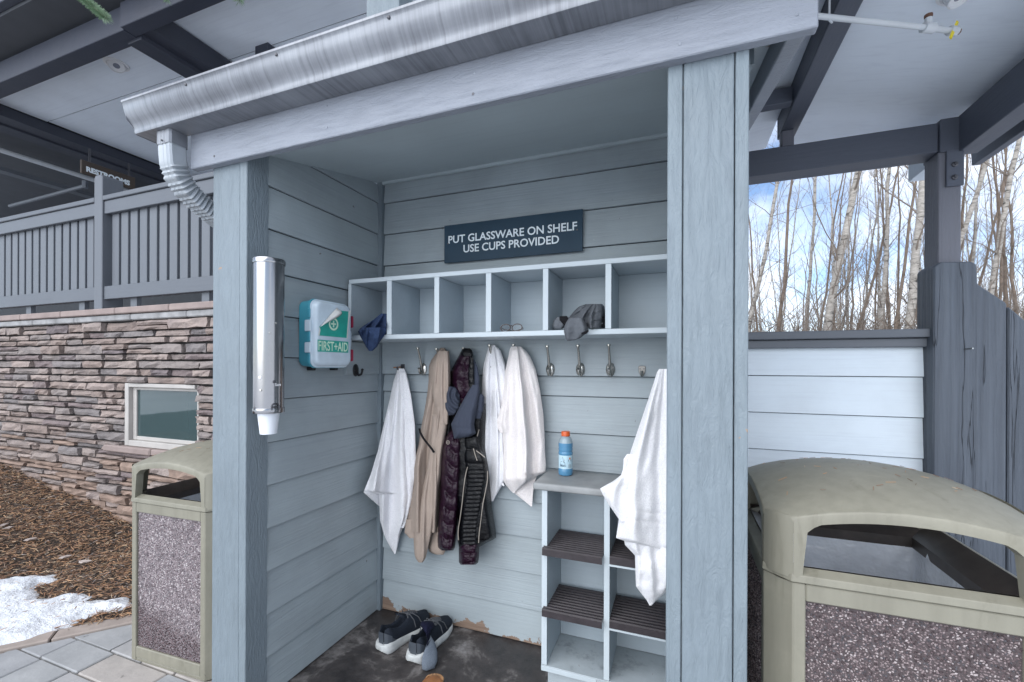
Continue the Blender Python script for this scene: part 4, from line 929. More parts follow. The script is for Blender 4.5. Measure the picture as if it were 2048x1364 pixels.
for z in (1.505, 1.605, 1.635):
    pass
for zc, zh in ((1.515, .024), (1.615, .026)):
    m = MB(); m.box(xw+.045, xw+.080, fy0-.010, fy0-.001, zc-zh, zc+zh); m.build('hinge', CLEAR, fa, bevel=.003)
for zc in (1.462, 1.565, 1.672):
    m = MB(); m.box(xw+.058, xw+.076, fy0-.008, fy0-.001, zc-.022, zc+.022); m.build('hinge_knuckle', TEAL, fa, bevel=.003)
for zc in (1.655, 1.485):
    m = MB(); m.box(xw+.045, xw+.094, fy1+.001, fy1+.014, zc-.030, zc+.030); m.build('latch', RED, fa, bevel=.005, seg=2, smooth=True)
m = MB(); m.tube([(xw+.07, fy1, 1.61), (xw+.07, fy1+.016, 1.607), (xw+.07, fy1+.018, 1.57), (xw+.07, fy1+.016, 1.533), (xw+.07, fy1, 1.53)], .005, 8); m.build('handle', CLEAR, fa, smooth=True)
for y in (1.60, 1.745):
    m = MB(); m.box(xw, xw+.04, y, y+.02, fz0-.016, fz0+.002); m.build('foot', BLACKM, fa, bevel=.003)
def lidp(px, py): return P(px, py, X=fx)
q0, q1 = lidp(635, 680), lidp(697, 705)
za, zb_ = lidp(635, 703).z, lidp(636, 679).z; ya, yb_ = lidp(635.5, 690).y, lidp(696.5, 690).y
m = MB(); m.box(fx-.001, fx+.0004, ya, yb_, za, zb_); bn = m.build('banner', LABELG, fa)
o_ = text('FIRST+AID', .05, (fx+.0006, ya+.004, za+.006), (0, 1, 0), (0, 0, 1), CREAMT, bn, ext=.0003, bold=.0006)
ys = [v.co.y for v in o_.data.vertices]; zs_ = [v.co.z for v in o_.data.vertices]
for v in o_.data.vertices:
    v.co.y = ya-fa.location.y+.004+(v.co.y-min(ys))/(max(ys)-min(ys))*(yb_-ya-.008); v.co.z = za-fa.location.z+.005+(v.co.z-min(zs_))/(max(zs_)-min(zs_))*(zb_-za-.010)
def fpoly(pts, x, d, mat, name, bv=0):
    m = MB(); m.prism([(x, lidp(*p).y, lidp(*p).z) for p in pts], (d, 0, 0)); return m.build(name, mat, fa, bevel=bv)
st_ = fpoly([(638.5, 653), (675, 632), (678, 621), (698, 623), (698, 640), (694, 676), (639, 671)], fx-.0006, .001, LABELG, 'torn_label')
fpoly([(697, 622), (701.5, 621), (697, 650), (695.5, 677), (693, 677), (695, 650)], fx+.0006, .0006, PAPER, 'label_edge'); fpoly([(639, 653), (640.5, 660), (638.5, 671), (636, 671), (638, 660)], fx+.0006, .0006, PAPER, 'label_edge')
cc = lidp(667, 648); m = MB(); n = 24
ring = [[(fx+.0007, cc.y+rd*math.cos(t*2*math.pi/n), cc.z+rd*math.sin(t*2*math.pi/n)) for t in range(n)] for rd in (.022, .031)]
m.grid(ring, closed=True); m.build('emblem_ring', CREAMT, fa)
m = MB(); m.box(fx+.0005, fx+.0009, cc.y-.004, cc.y+.004, cc.z-.016, cc.z+.016); m.box(fx+.0004, fx+.0008, cc.y-.016, cc.y+.016, cc.z-.004, cc.z+.004); m.build('emblem_cross', CREAMT, fa)
# the torn corner curls forward
m = MB(); rows = []
for i in range(9):
    t = i/8; a = Vector(lidp(639+36*t, 653-24*t*.9)); b = Vector(lidp(642+30*t, 650-36*t+2)); tip = Vector(lidp(672, 616)); a2 = Vector((fx, lidp(638.5+38*t, 653-19*t).y, lidp(638.5+38*t, 653-19*t).z)); e2 = Vector((fx, lidp(640+33*t, 652-37*t).y, lidp(640+33*t, 652-37*t).z))
    rows.append([a2+(e2-a2)*s+Vector((.004+.022*math.sin(math.pi*min(1, s*1.1))*(.4+.6*t)+.002*math.sin(9*s+4*t), 0, 0)) for s in [k/6 for k in range(7)]])
m.grid(rows); pe = m.build('peeled_corner', PAPER, fa, smooth='all'); md = pe.modifiers.new('s', 'SOLIDIFY'); md.thickness = .001
# contents that show through the lid
# ------------------------------------------------------------------ trash bins
BW, CH, RIM = .252, .062, .80         # half flat width, chamfer, rim height
HB = BW+CH
def octa(h, c, z): return [(-h+c, -h, z), (h-c, -h, z), (h, -h+c, z), (h, h-c, z), (h-c, h, z), (-h+c, h, z), (-h, h-c, z), (-h, -h+c, z)]
def dome(x, y): 
    u, v = x/HB, y/HB
    return 1.080 - .058*(u*u) - .052*(v*v) - .012*(max(abs(u), abs(v))**6)
pebme = {}
def pebbles(w_, h_, seed):
    R = random.Random(seed); m = MB(); s = .0064; nx, nz = int(w_/s), int(h_/s)
    for i in range(nx):
        for k_ in range(nz):
            c = Vector(((i+.5+R.uniform(-.4, .4))*s-w_/2, R.uniform(-.001, .0015), (k_+.5+R.uniform(-.4, .4))*s))
            a = s*R.uniform(.45, .75); b = s*R.uniform(.3, .5); t = R.uniform(0, 3.14); e = Vector((math.cos(t), 0, math.sin(t))); g_ = Vector((-math.sin(t), R.uniform(-.4, .4), math.cos(t)))
            h = R.uniform(.002, .0042)
            m.add([c+e*a, c+g_*b, c-e*a, c-g_*b, c+Vector((0, -h, 0))+e*a*.25, c+Vector((0, -h*.9, 0))-e*a*.3], [(0, 1, 4), (4, 1, 5), (1, 2, 5), (2, 3, 5), (3, 4, 5), (3, 0, 4)])
    return m.mesh('pebbles', PEB)
def make_bin(label, loc, rz):
    t = thing('trash_bin', label, 'trash bin', loc, rz, 'olive square trash bins with pebble panels')
    # body frame: chamfered corners, rails, base
    for sx_ in (-1, 1):
        for sy_ in (-1, 1):
            m = MB(); a, b = BW-.030, HB
            po = [(a*sx_, b*sy_), (BW*sx_, b*sy_), (b*sx_, BW*sy_), (b*sx_, a*sy_), ((b-.02)*sx_, a*sy_), ((b-.03)*sx_, (b-.03)*sy_), (a*sx_, (b-.02)*sy_)]
            m.prism([(x, y, .005) for x, y in po], (0, 0, RIM-.006))
            m.build('corner_post', OLIVE, t, local=True, bevel=.003)
    for k_ in range(4):
        for za_, zb2 in ((.02, .075), (RIM-.048, RIM-.001)):
            q = MB(); q.box(-BW+.030, BW-.030, -HB+.001, -HB+.02, za_, zb2); o_ = q.build('rail', OLIVE, t, local=True, bevel=.003); o_.rotation_euler = (0, 0, k_*math.pi/2)
        q = MB(); q.box(-BW+.029, BW-.029, -HB+.012, -HB+.018, .074, RIM-.047); o_ = q.build('panel', PEBB, t, local=True); o_.rotation_euler = (0, 0, k_*math.pi/2)
        if k_ in (0, 1, 3):
            if 'p' not in pebme: pebme['p'] = pebbles(2*BW-.060, RIM-.122, 5)
            ob = obj('pebbles', pebme['p'], o_); ob.location = (0, -HB+.0115, .0745); tag(ob, kind='stuff')
    m = MB(); m.prism(octa(HB-.004, CH, .0), (0, 0, .018)); m.build('base', OLIVE, t, local=True, bevel=.003)
    # lid: skirt, four arched faces, chamfered legs, dome
    m = MB(); o1 = octa(HB+.004, CH, RIM+.002); o2 = octa(HB+.002, CH, RIM+.022); i2 = octa(HB-.028, CH, RIM+.036); i1 = octa(HB-.032, CH, RIM+.002)
    m.grid([o1, o2, i2, i1], closed=True); n = 8; m.f += [[i, (i+1) % 8, 24+(i+1) % 8, 24+i] for i in range(8)]; m.m += [0]*8
    lid = m.build('lid_skirt', OLIVE, t, local=True, bevel=.002)
    fh = HB+.001
    def edge_z(x): return dome(x, HB)
    NA = 28
    for k_ in range(4):
        q = MB(); outer = []; inner = []
        ow, oz0 = BW-.024, RIM+.034
        # outer boundary: left leg, arch, right leg ; inner opening with rounded upper corners
        for i in range(10):
            z = RIM+.012+(edge_z(-BW)-RIM-.012)*i/9; outer.append((-BW, z))
        for i in range(1, NA): x = -BW+2*BW*i/NA; outer.append((x, edge_z(x)))
        for i in range(10): z = edge_z(BW)-(edge_z(BW)-RIM-.012)*i/9; outer.append((BW, z))
        tp_ = lambda x: edge_z(x)-.030
        for i in range(10): s = i/9; inner.append((-ow-.003+.012*s, oz0-.02+(tp_(-ow+.03)-.022-oz0+.02)*s))
        a = inner[-1]
        for i in range(1, NA):
            s = i/NA; x = a[0]+(-2*a[0])*s
            cr1 = .022*max(0, 1-(x-a[0])/.032)**2; cr2 = .022*max(0, 1-(-a[0]-x)/.032)**2
            inner.append((x, tp_(x)-cr1-cr2))
        inner += [(-x, z) for x, z in inner[:10]][::-1]
        q.grid([[(x, -fh, z) for x, z in outer], [(x, -fh-.002, z) for x, z in [(o[0]+(i_[0]-o[0])*.35, o[1]+(i_[1]-o[1])*.35) for o, i_ in zip(outer, inner)]], [(x, -fh, z) for x, z in inner], [(x*.99, -fh+.032, z-.002) for x, z in inner]])
        o_ = q.build('lid_arch', OLIVE, t, local=True, smooth=True); o_.rotation_euler = (0, 0, k_*math.pi/2)
        q = MB(); rws = []
        for j in range(7):
            s = j/6; bz = RIM+.012
            x = -BW-CH*s; y = -HB+CH*s; n_ = Vector((-1, -1, 0)).normalized()*(.010*math.sin(math.pi*s)); ztop = dome(x, y)
            rws.append([Vector((x, y, bz+(ztop-bz)*i/9))+n_ for i in range(10)])
        q.grid(rws); o_ = q.build('lid_corner', OLIVE, t, local=True, smooth='all'); o_.rotation_euler = (0, 0, k_*math.pi/2)
        # dark sloping inner rim
        q = MB(); q.grid([[(-HB+.03, -HB+.03, RIM+.037), (HB-.03, -HB+.03, RIM+.037)], [(-HB+.095, -HB+.095, RIM-.005), (HB-.095, -HB+.095, RIM-.005)], [(-HB+.095, -HB+.095, RIM-.04), (HB-.095, -HB+.095, RIM-.04)]])
        o_ = q.build('inner_rim', LINER, t, local=True); o_.rotation_euler = (0, 0, k_*math.pi/2)
    # dome
    q = MB(); ND = 24; rws = []
    def plan(i, s):
        per = octa(HB+.001, CH, 0); m_ = len(per); f_ = i/ (ND*2)*m_; a = int(f_) % m_; fr_ = f_-int(f_); p0, p1 = Vector(per[a]), Vector(per[(a+1) % m_]); return (p0+(p1-p0)*fr_)*s
    rws = []
    for s in (1.0, 1.003, .985, .93, .82, .66, .48, .3, .12, .01):
        r_ = []
        for i in range(ND*2):
            p = plan(i, s); z = dome(p.x, p.y)
            if s == 1.0: z -= .014
            r_.append((p.x, p.y, z))
        rws.append(r_)
    q.grid(rws, closed=True); q.build('dome', OLIVE, t, local=True, smooth='all')
    q = MB(); rws = [[(x*.985, y*.985, z-.016) for x, y, z in r_] for r_ in rws[2:]]; q.grid(rws, closed=True); q.build('dome_lining', LINER, t, local=True, smooth='all')
    # rigid liner with a bag
    q = MB(); R = random.Random(4); rws = []
    for j in range(12):
        z = RIM-.004-(RIM-.25)*j/11; r_ = []
        for i in range(48):
            a = i/48*2*math.pi; cxx = max(-1, min(1, 1.35*math.cos(a)*1.05)); cyy = max(-1, min(1, 1.35*math.sin(a)*1.05)); w_ = HB-.090-.05*j/11
            rr_ = w_ + .007*mnoise.noise(Vector((a*4, z*9, 2))); r_.append((cxx*rr_, cyy*rr_, z))
        rws.append(r_)
    q.grid(rws, closed=True); q.f.append(list(range(len(q.v)-48, len(q.v)))); q.m.append(0); q.build('bin_bag', BAG, t, local=True, smooth='all')
    return t
RBY = 1.40
R = random.Random(23); m = MB()
for k in range(46):
    u_, v_ = R.uniform(-.26, .26), R.uniform(-.26, .26); a = R.uniform(0, 6.28); l = R.uniform(.004, .016); c = Vector((u_, v_, dome(u_, v_)+.0015)); d = Vector((math.cos(a)*l, math.sin(a)*l, 0)); q1_ = c+d; q2_ = c-d; q1_.z = dome(q1_.x, q1_.y)+.0018; q2_.z = dome(q2_.x, q2_.y)+.0018
    m.tube([q2_, c, q1_], .0008, 4)
needle_me = m.mesh('fallen_needles', CHIP)
pad = MB(); pad.box(.215, 1.02, 1.33, 2.2, -.12, .041); tag(pad.build('pad', FLOOR, bevel=.01), kind='structure')
b1 = make_bin('large olive trash bin with pebble panels and grey bag, close by beside the right post', (.298+BW, RBY+HB, .043), 0)
o_ = obj('fallen_needles', needle_me, b1); tag(o_, kind='stuff')
lc = P(263, 1320, Z=GZ); rc = P(397, 1362, Z=GZ); an = math.atan2(rc.y-lc.y, rc.x-lc.x)
ctr = Vector((lc.x, lc.y, GZ)) + Vector((math.cos(an), math.sin(an), 0))*BW + Vector((-math.sin(an), math.cos(an), 0))*HB
b2 = copy_tree(b1); b2.location = ctr; b2.rotation_euler = (0, 0, an); worn = pebme['p'].copy(); worn.materials[0] = PEB2
for ch in b2.children:
    for g_ in ch.children:
        if g_.name.startswith('pebbles'):
            g_.data = worn; ch.data = ch.data.copy(); ch.data.materials[0] = PEBW
b2['label'] = 'olive trash bin with pebble panel, behind the left post by the stone wall'
# ------------------------------------------------------------------ towels
TY_ = YB-.045
def towel(name, label, panels, mat, cat='towel', group=None):
    m = MB()
    for p in panels: cloth(m, *p[:2], **p[2])
    return tag(m.build(name, mat, smooth='all'), label, cat, group)
towel('towel', 'leftmost white towel, hanging in a long point beside the corner of the shelter', [
    ([(737, 795, 808), (748, 792, 813), (762, 787, 817), (800, 779, 823), (850, 767, 829), (900, 756, 831), (950, 741, 832), (984, 727, 826), (985, 757, 826), (1012, 759, 818), (1040, 760, 812), (1070, 768, 800), (1090, 778, 796), (1108, 789, 791)], TY_, dict(bulge=0.028, amp=0.0351, nf=2.1, seed=3, n=70, m=105, extra=lambda s, t, px, py: max(0, 778-px)*.0034)),
    ([(745, 798, 811), (790, 799, 822), (850, 801, 830), (930, 799, 832), (1000, 800, 823), (1046, 801, 812), (1056, 801, 808)], TY_-.03, dict(bulge=0.019, amp=0.0162, nf=1.3, seed=8, n=35)),
    ([(940, 752, 790), (960, 740, 790), (985, 727, 785), (1000, 744, 775), (1012, 758, 770)], TY_+.012, dict(bulge=0.011, amp=0.0108, nf=1, seed=5, n=25, m=45, extra=lambda s, t, px, py: max(0, 778-px)*.0034))], TOWEL)
towel('towel', 'narrower white towel hanging between the dark puffer jacket and the cream towel', [
    ([(690, 978, 990), (700, 975, 1001), (730, 967, 1011), (760, 964, 1016), (810, 963, 1014), (860, 964, 1012), (900, 961, 1012), (930, 969, 1012), (960, 976, 1011), (975, 978, 1002), (990, 981, 993), (1003, 983, 986)], TY_, dict(bulge=0.037, amp=0.0324, nf=2.0, seed=12, n=57)),
    ([(860, 990, 1008), (900, 985, 1012), (925, 990, 1011), (948, 992, 1008), (960, 996, 1004), (972, 1006, 1009)], TY_-.02, dict(bulge=0.012, amp=0.0108, nf=1, seed=15, n=22, m=36))], TOWEL)
towel('towel', 'wide cream towel hanging above the left edge of the shoe cubby counter', [
    ([(693, 1022, 1042), (700, 1019, 1050), (712, 1017, 1060), (740, 1011, 1072), (780, 1006, 1080), (830, 999, 1087), (850, 996, 1088), (866, 1002, 1089), (900, 1004, 1090), (930, 1004, 1092), (945, 1004, 1091), (950, 1004, 1077), (960, 1006, 1062), (968, 1010, 1050), (978, 1018, 1038), (986, 1026, 1029)], TY_-.02, dict(bulge=0.040, amp=0.0351, nf=2.2, seed=21, n=70, m=105)),
    ([(700, 1024, 1036), (760, 1013, 1044), (810, 1003, 1034), (845, 993, 1022), (856, 994, 1012), (866, 1001, 1006)], TY_-.055, dict(bulge=0.019, amp=0.0135, nf=1, seed=25, n=28)),
    ([(925, 1030, 1080), (945, 1030, 1076), (966, 1028, 1069), (986, 1028, 1066), (1000, 1046, 1065), (1013, 1062, 1064)], TY_+.0, dict(bulge=0.010, amp=0.0108, nf=1.2, seed=28, n=35, m=45))], TOWELP)
RTY = 1.755
towel('towel', 'big white towel with woven band, hanging at the right in front of the shoe cubby', [
    ([(738, 1318, 1338), (744, 1314, 1341), (760, 1309, 1344), (800, 1296, 1347), (850, 1279, 1348), (900, 1262, 1348), (935, 1252, 1348), (1000, 1243, 1348), (1050, 1236, 1348), (1076, 1232, 1348), (1082, 1250, 1348), (1092, 1290, 1348), (1102, 1331, 1348)], RTY, dict(bulge=0.031, amp=0.0270, nf=1.6, seed=33, n=80, m=126, extra=lambda s, t, px, py: -.004*(math.exp(-((py-1018-(px-1240)*.13)/2.5)**2)+math.exp(-((py-1036-(px-1240)*.13)/2.5)**2)))),
    ([(1070, 1246, 1348), (1090, 1250, 1348), (1111, 1270, 1346), (1150, 1271, 1346), (1173, 1272, 1340), (1185, 1281, 1331), (1200, 1293, 1314), (1211, 1299, 1303)], RTY+.02, dict(bulge=0.022, amp=0.0243, nf=1.4, seed=37, n=54, m=66)),
    ([(1085, 1270, 1305), (1110, 1278, 1306), (1140, 1290, 1306), (1153, 1303, 1306)], RTY-.005, dict(bulge=0.012, amp=0.0081, nf=1, seed=39, n=25, m=36)),
    ([(908, 1254, 1272), (918, 1247, 1278), (938, 1246, 1284), (950, 1242, 1286), (962, 1227, 1286), (970, 1212, 1284), (977, 1200, 1280), (990, 1206, 1276), (1010, 1218, 1270), (1030, 1232, 1264), (1043, 1241, 1256)], RTY-.03, dict(bulge=0.014, amp=0.0135, nf=1.2, seed=41, n=32, m=39))], TOWEL)
# ------------------------------------------------------------------ garments
def Z5(rows): return [(650+y/2.674, 700+a/2.674, 700+b/2.674) for y, a, b in rows]
ho = thing('hoodie', 'beige hooded sweatshirt hanging beside the leftmost white towel', 'hoodie', P(880, 738, Y=TY_))
m = MB()
cloth(m, Z5([(122, 484, 506), (132, 474, 516), (150, 462, 524), (185, 436, 530), (220, 422, 535), (300, 420, 536), (360, 414, 532), (420, 405, 530), (480, 394, 528), (540, 382, 526), (590, 374, 516), (640, 368, 500), (700, 348, 492), (760, 334, 487), (850, 336, 488), (950, 318, 480), (1040, 300, 472), (1100, 293, 470), (1110, 296, 468)]), TY_, bulge=.075, amp=.030, nf=2.0, seed=51, n=40, m=80)
m.build('body', BEIGE, ho, smooth='all')
m = MB(); cloth(m, Z5([(480, 440, 500), (540, 438, 520), (620, 430, 505), (700, 420, 492), (800, 405, 487), (900, 380, 470), (1000, 350, 455), (1100, 338, 440), (1180, 342, 420), (1235, 346, 408), (1255, 355, 400), (1270, 368, 388)]), TY_-.065, bulge=.045, amp=.020, nf=1.6, seed=54, n=24, m=60); m.build('sleeve', BEIGE, ho, smooth='all')
m = MB(); cloth(m, Z5([(1080, 440, 520), (1140, 430, 515), (1190, 416, 512), (1215, 425, 508), (1228, 460, 500)]), TY_-.01, bulge=.03, amp=.008, nf=1, seed=55, n=16, m=16); m.build('hem', BEIGE, ho, smooth='all')
m = MB(); cloth(m, Z5([(1040, 300, 342), (1075, 295, 344), (1110, 291, 345), (1140, 318, 345)]), TY_-.062, bulge=.02, amp=.004, nf=1, seed=56, n=10, m=10); m.build('hem', BEIGE, ho, smooth='all')
m = MB(); cloth(m, Z5([(140, 470, 530), (220, 440, 536), (300, 436, 537), (400, 445, 533), (480, 470, 528), (530, 478, 524), (545, 482, 510)]), TY_-.065, bulge=.04, amp=.022, nf=1.6, seed=57, n=24, m=40); m.build('hood', BEIGE, ho, smooth='all')
m = MB(); pts = [P(700+x/2.674, 650+y/2.674, Y=TY_-.105) for x, y in ((371, 552), (376, 575), (392, 605), (415, 635), (437, 662), (450, 682))]; m.tube(pts, .0055, 6, flat=.5); m.build('pocket_zip', BLACKF, ho, smooth=True)
m = MB(); m.tube([P(700+x/2.674, 650+y/2.674, Y=TY_-.108) for x, y in ((438, 482), (455, 480), (470, 484))], .002, 5); m.tube([P(700+x/2.674, 650+y/2.674, Y=TY_-.125) for x, y in ((476, 528), (505, 524), (522, 526))], .002, 5); m.build('seam', BEIGE, ho)
pj = thing('puffer_jacket', 'purple and black quilted puffer jacket hanging between the beige hoodie and a white towel', 'jacket', P(935, 738, Y=TY_))
def puff(nq, h, slant=0.0, cross=0, ph=0):
    def fn(s, t, px, py):
        e = math.sin(math.pi*s)**.5 if 0 < s < 1 else 0
        q = abs(math.sin(math.pi*(nq*t+slant*s+ph+.12*math.sin(7*s+2*t)))); v = h*(q**.6)*e
        if cross: v *= .75+.25*abs(math.sin(math.pi*cross*s))**.5
        return v + h*.35*mnoise.noise(Vector((s*6, t*22, nq)))*e
    return fn
m = MB(); cloth(m, Z5([(124, 604, 640), (135, 596, 648), (160, 584, 655), (200, 562, 662), (250, 537, 668), (310, 538, 672), (350, 546, 690), (400, 560, 690), (460, 560, 685), (500, 560, 680)]), TY_, bulge=.08, amp=.008, nf=1.5, seed=61, n=30, m=60, extra=puff(4.2, .018, .2)); m.build('hood', PUFFP, pj, smooth='all')
m = MB(); cloth(m, Z5([(124, 604, 640), (134, 598, 652), (150, 590, 658), (165, 592, 660), (172, 605, 656)]), TY_-.035, bulge=.055, amp=.005, nf=1, seed=62, n=16, m=16); cloth(m, Z5([(170, 640, 660), (240, 632, 662), (310, 632, 664), (350, 640, 664)]), TY_-.085, bulge=.02, amp=.006, nf=1, seed=63, n=10, m=24, extra=puff(5, .006)); m.build('hood_edge', PUFFB, pj, smooth='all')
m = MB(); cloth(m, Z5([(420, 540, 735), (480, 525, 738), (560, 510, 735), (640, 505, 732), (700, 500, 738), (760, 500, 744), (850, 505, 748), (950, 540, 756), (1040, 560, 770), (1090, 580, 779), (1138, 590, 782), (1146, 600, 770), (1165, 620, 730), (1188, 640, 692)]), TY_-.005, bulge=.085, amp=.012, nf=1.3, seed=64, n=34, m=60, extra=puff(4, .008, .3)); m.build('body', PUFFB, pj, smooth='all')
m = MB(); cloth(m, Z5([(560, 540, 590), (600, 512, 598), (650, 495, 600), (700, 490, 600), (780, 486, 598), (860, 483, 594), (940, 480, 585), (1000, 475, 578), (1080, 472, 570), (1150, 468, 566), (1190, 470, 562), (1206, 490, 552)]), TY_-.07, bulge=.062, amp=.006, nf=1.2, seed=65, n=26, m=96, extra=puff(8.2, .020, -.75)); m.build('sleeve', PUFFP, pj, smooth='all')
m = MB(); cloth(m, Z5([(420, 525, 560), (480, 520, 556), (560, 508, 552), (620, 492, 530), (680, 488, 505)]), TY_-.045, bulge=.03, amp=.006, nf=1, seed=66, n=12, m=30, extra=puff(3, .005)); m.build('collar', PUFFB, pj, smooth='all')
m = MB(); cloth(m, Z5([(585, 606, 690), (620, 602, 694), (680, 600, 712), (730, 600, 735), (760, 603, 738), (820, 607, 740), (880, 602, 728), (950, 592, 716), (1000, 587, 706), (1050, 583, 699), (1100, 578, 693), (1150, 577, 688), (1185, 582, 688)]), TY_-.075, bulge=.05, amp=.004, nf=1.0, seed=67, n=26, m=150, extra=lambda s, t, px, py: (.014*abs(math.sin(math.pi*(2.2*t/.29)))**.6 if t < .29 else .0065*abs(math.sin(math.pi*(t-.29)/.71*19+.5*s))**.7)*(math.sin(math.pi*s)**.4 if 0 < s < 1 else 0)); m.build('quilted_panel', PUFFB, pj, smooth='all')
m = MB(); cloth(m, Z5([(1172, 584, 692), (1200, 582, 692), (1240, 582, 690), (1270, 583, 686), (1282, 592, 672)]), TY_-.07, bulge=.055, amp=.004, nf=1.0, seed=68, n=22, m=34, extra=puff(2.2, .014, .1)); m.build('cuff', PUFFP, pj, smooth='all')
ZIP = plain('zip_trim', (.33, .29, .25), .5); m = MB()
def dpt(x, y, d): return P(700+x/2.674, 650+y/2.674, Y=TY_-d)
for pts, d in ((((655, 722), (630, 752), (618, 800), (608, 870), (600, 950), (588, 1040), (577, 1100), (580, 1150)), .118), (((736, 780), (736, 830), (722, 900), (710, 960), (700, 1050), (691, 1110), (688, 1165)), .112), (((660, 660), (668, 690), (680, 725)), .132), (((675, 672), (700, 690), (722, 708)), .125), (((690, 560), (676, 610), (672, 650)), .10)):
    m.tube([dpt(x, y, d) for x, y in resample([(x, y, 0) for x, y in pts], 14) for x, y in ((x, y),)] if False else [dpt(q.x, q.y, d) for q in resample([(x, y, 0) for x, y in pts], 14)], .0022, 5)
m.build('zip', ZIP, pj, smooth=True)
m = MB(); c = dpt(524, 628, .128); m.tube([c+Vector((.009*math.cos(t*.5236), -.001*t*0, .009*math.sin(t*.5236))) for t in range(13)], .0016, 5); m.lathe([(.003, 0), (.002, .002)], c, 8, ax=(Vector((1, 0, 0)), Vector((0, 0, 1)), Vector((0, -1, 0)))); m.build('emblem', ZIP, pj)
sw = thing('sweatshirt', 'slate-grey sweatshirt wrapped over the hood of the puffer jacket', 'sweatshirt', P(930, 780, Y=TY_-.1))
m = MB()
cloth(m, Z5([(180, 648, 664), (230, 652, 684), (290, 650, 693), (340, 640, 692), (400, 640, 690), (420, 645, 685)]), TY_-.065, bulge=.045, amp=.010, nf=1, seed=71, n=18, m=34)
cloth(m, Z5([(330, 510, 560), (360, 508, 584), (400, 507, 590), (440, 510, 592), (465, 516, 575), (482, 525, 556)]), TY_-.085, bulge=.05, amp=.0, nf=1, seed=72, n=26, m=36, extra=lambda s, t, px, py: .009*math.sin(15*math.hypot((px-925)/30, (py-790)/30)))
m.build('body', GREYF, sw, smooth='all')
m = MB(); cloth(m, Z5([(320, 655, 690), (350, 635, 694), (390, 612, 690), (440, 585, 684), (490, 560, 672), (530, 540, 664), (556, 546, 668), (580, 552, 674), (598, 554, 640), (607, 557, 580)]), TY_-.125, bulge=.045, amp=.010, nf=1.4, seed=73, n=26, m=50, extra=lambda s, t, px, py: -.003*math.exp(-((py-650-552/2.674-(0))/1.2)**2)); m.build('sleeve', GREYF, sw, smooth='all')
m = MB(); cloth(m, Z5([(366, 655, 706), (385, 652, 720), (420, 650, 716), (460, 650, 712), (470, 660, 706), (500, 664, 700)]), TY_-.105, bulge=.045, amp=.006, nf=1.5, seed=74, n=20, m=30); m.build('cuff', GREYF, sw, smooth='all')
# cloths in the cubbies
nc = MB(); cloth(nc, [(627, 762, 774), (640, 746, 775), (652, 726, 775), (659, 718, 775), (667, 724, 774), (674, 735, 768)], CY0+.02, bulge=.05, amp=.04, nf=2.5, seed=81, n=28, m=34); cloth(nc, [(655, 722, 772), (663, 716, 772), (672, 720, 768), (684, 727, 760), (694, 732, 754), (702, 738, 745)], CY0-.012, bulge=.03, amp=.034, nf=3.2, seed=82, n=28, m=34)
tag(nc.build('navy_cloth', NAVY, smooth='all'), 'crumpled navy cloth hanging over the edge of the leftmost cubby', 'garment')
gs = thing('grey_garment', 'crumpled heather-grey shirt spilling over the edge of the fifth cubby', 'garment', P(1160, 655, Y=CY0))
m = MB(); cloth(m, [(608, 1172, 1204), (613, 1158, 1209), (622, 1148, 1210), (634, 1139, 1210), (645, 1130, 1210), (653, 1116, 1210), (656, 1112, 1210)], CY0+.13, bulge=.10, amp=.04, nf=3.4, seed=84, n=40, m=40); m.build('body', HEATH, gs, smooth='all')
m = MB(); cloth(m, [(636, 1138, 1166), (645, 1132, 1170), (655, 1128, 1176), (664, 1128, 1176), (672, 1130, 1166), (678, 1132, 1158), (682, 1134, 1140)], CY0-.012, bulge=.035, amp=.010, nf=1.4, seed=85, n=26, m=30); m.build('sleeve', HEATH, gs, smooth='all')
m = MB(); cloth(m, [(634, 1114, 1132), (642, 1107, 1133), (650, 1105, 1130), (657, 1108, 1124)], CY0+.03, bulge=.03, amp=.006, nf=1, seed=86, n=14, m=14); m.build('cuff', HEATH, gs, smooth='all')
m = MB(); cloth(m, [(632, 1119, 1134), (640, 1119, 1139), (648, 1126, 1140), (652, 1130, 1138)], CY0+.012, bulge=.02, amp=.004, nf=1, seed=87, n=12, m=12); m.build('lining', BLACKF, gs, smooth='all'); m = MB(); cloth(m, [(633, 1184, 1209), (642, 1183, 1209), (652, 1188, 1209), (655, 1192, 1208)], CY0+.045, bulge=.03, amp=.008, nf=1, seed=88, n=14, m=14); m.build('lining', BLACKF, gs, smooth='all'); m = MB(); m.tube([P(1177, 661, Y=CY0-.05), P(1172, 665, Y=CY0-.05), P(1163, 667, Y=CY0-.05)], [.004, .008, .004], 8, flat=.5); m.build('lining', BLACKF, gs, smooth='all')
m = MB(); R = random.Random(5)
for pts in (((1180, 634), (1188, 644), (1196, 650), (1206, 646)), ((1178, 642), (1184, 652), (1190, 656)), ((1186, 630), (1197, 624), (1196, 632), (1190, 636)), ((1134, 634), (1150, 638), (1168, 640))):
    m.tube([P(q.x, q.y, Y=CY0+.012) for q in resample([(a, b, 0) for a, b in pts], 10)], .0016, 5)
m.build('drawstring', HEATH, gs)
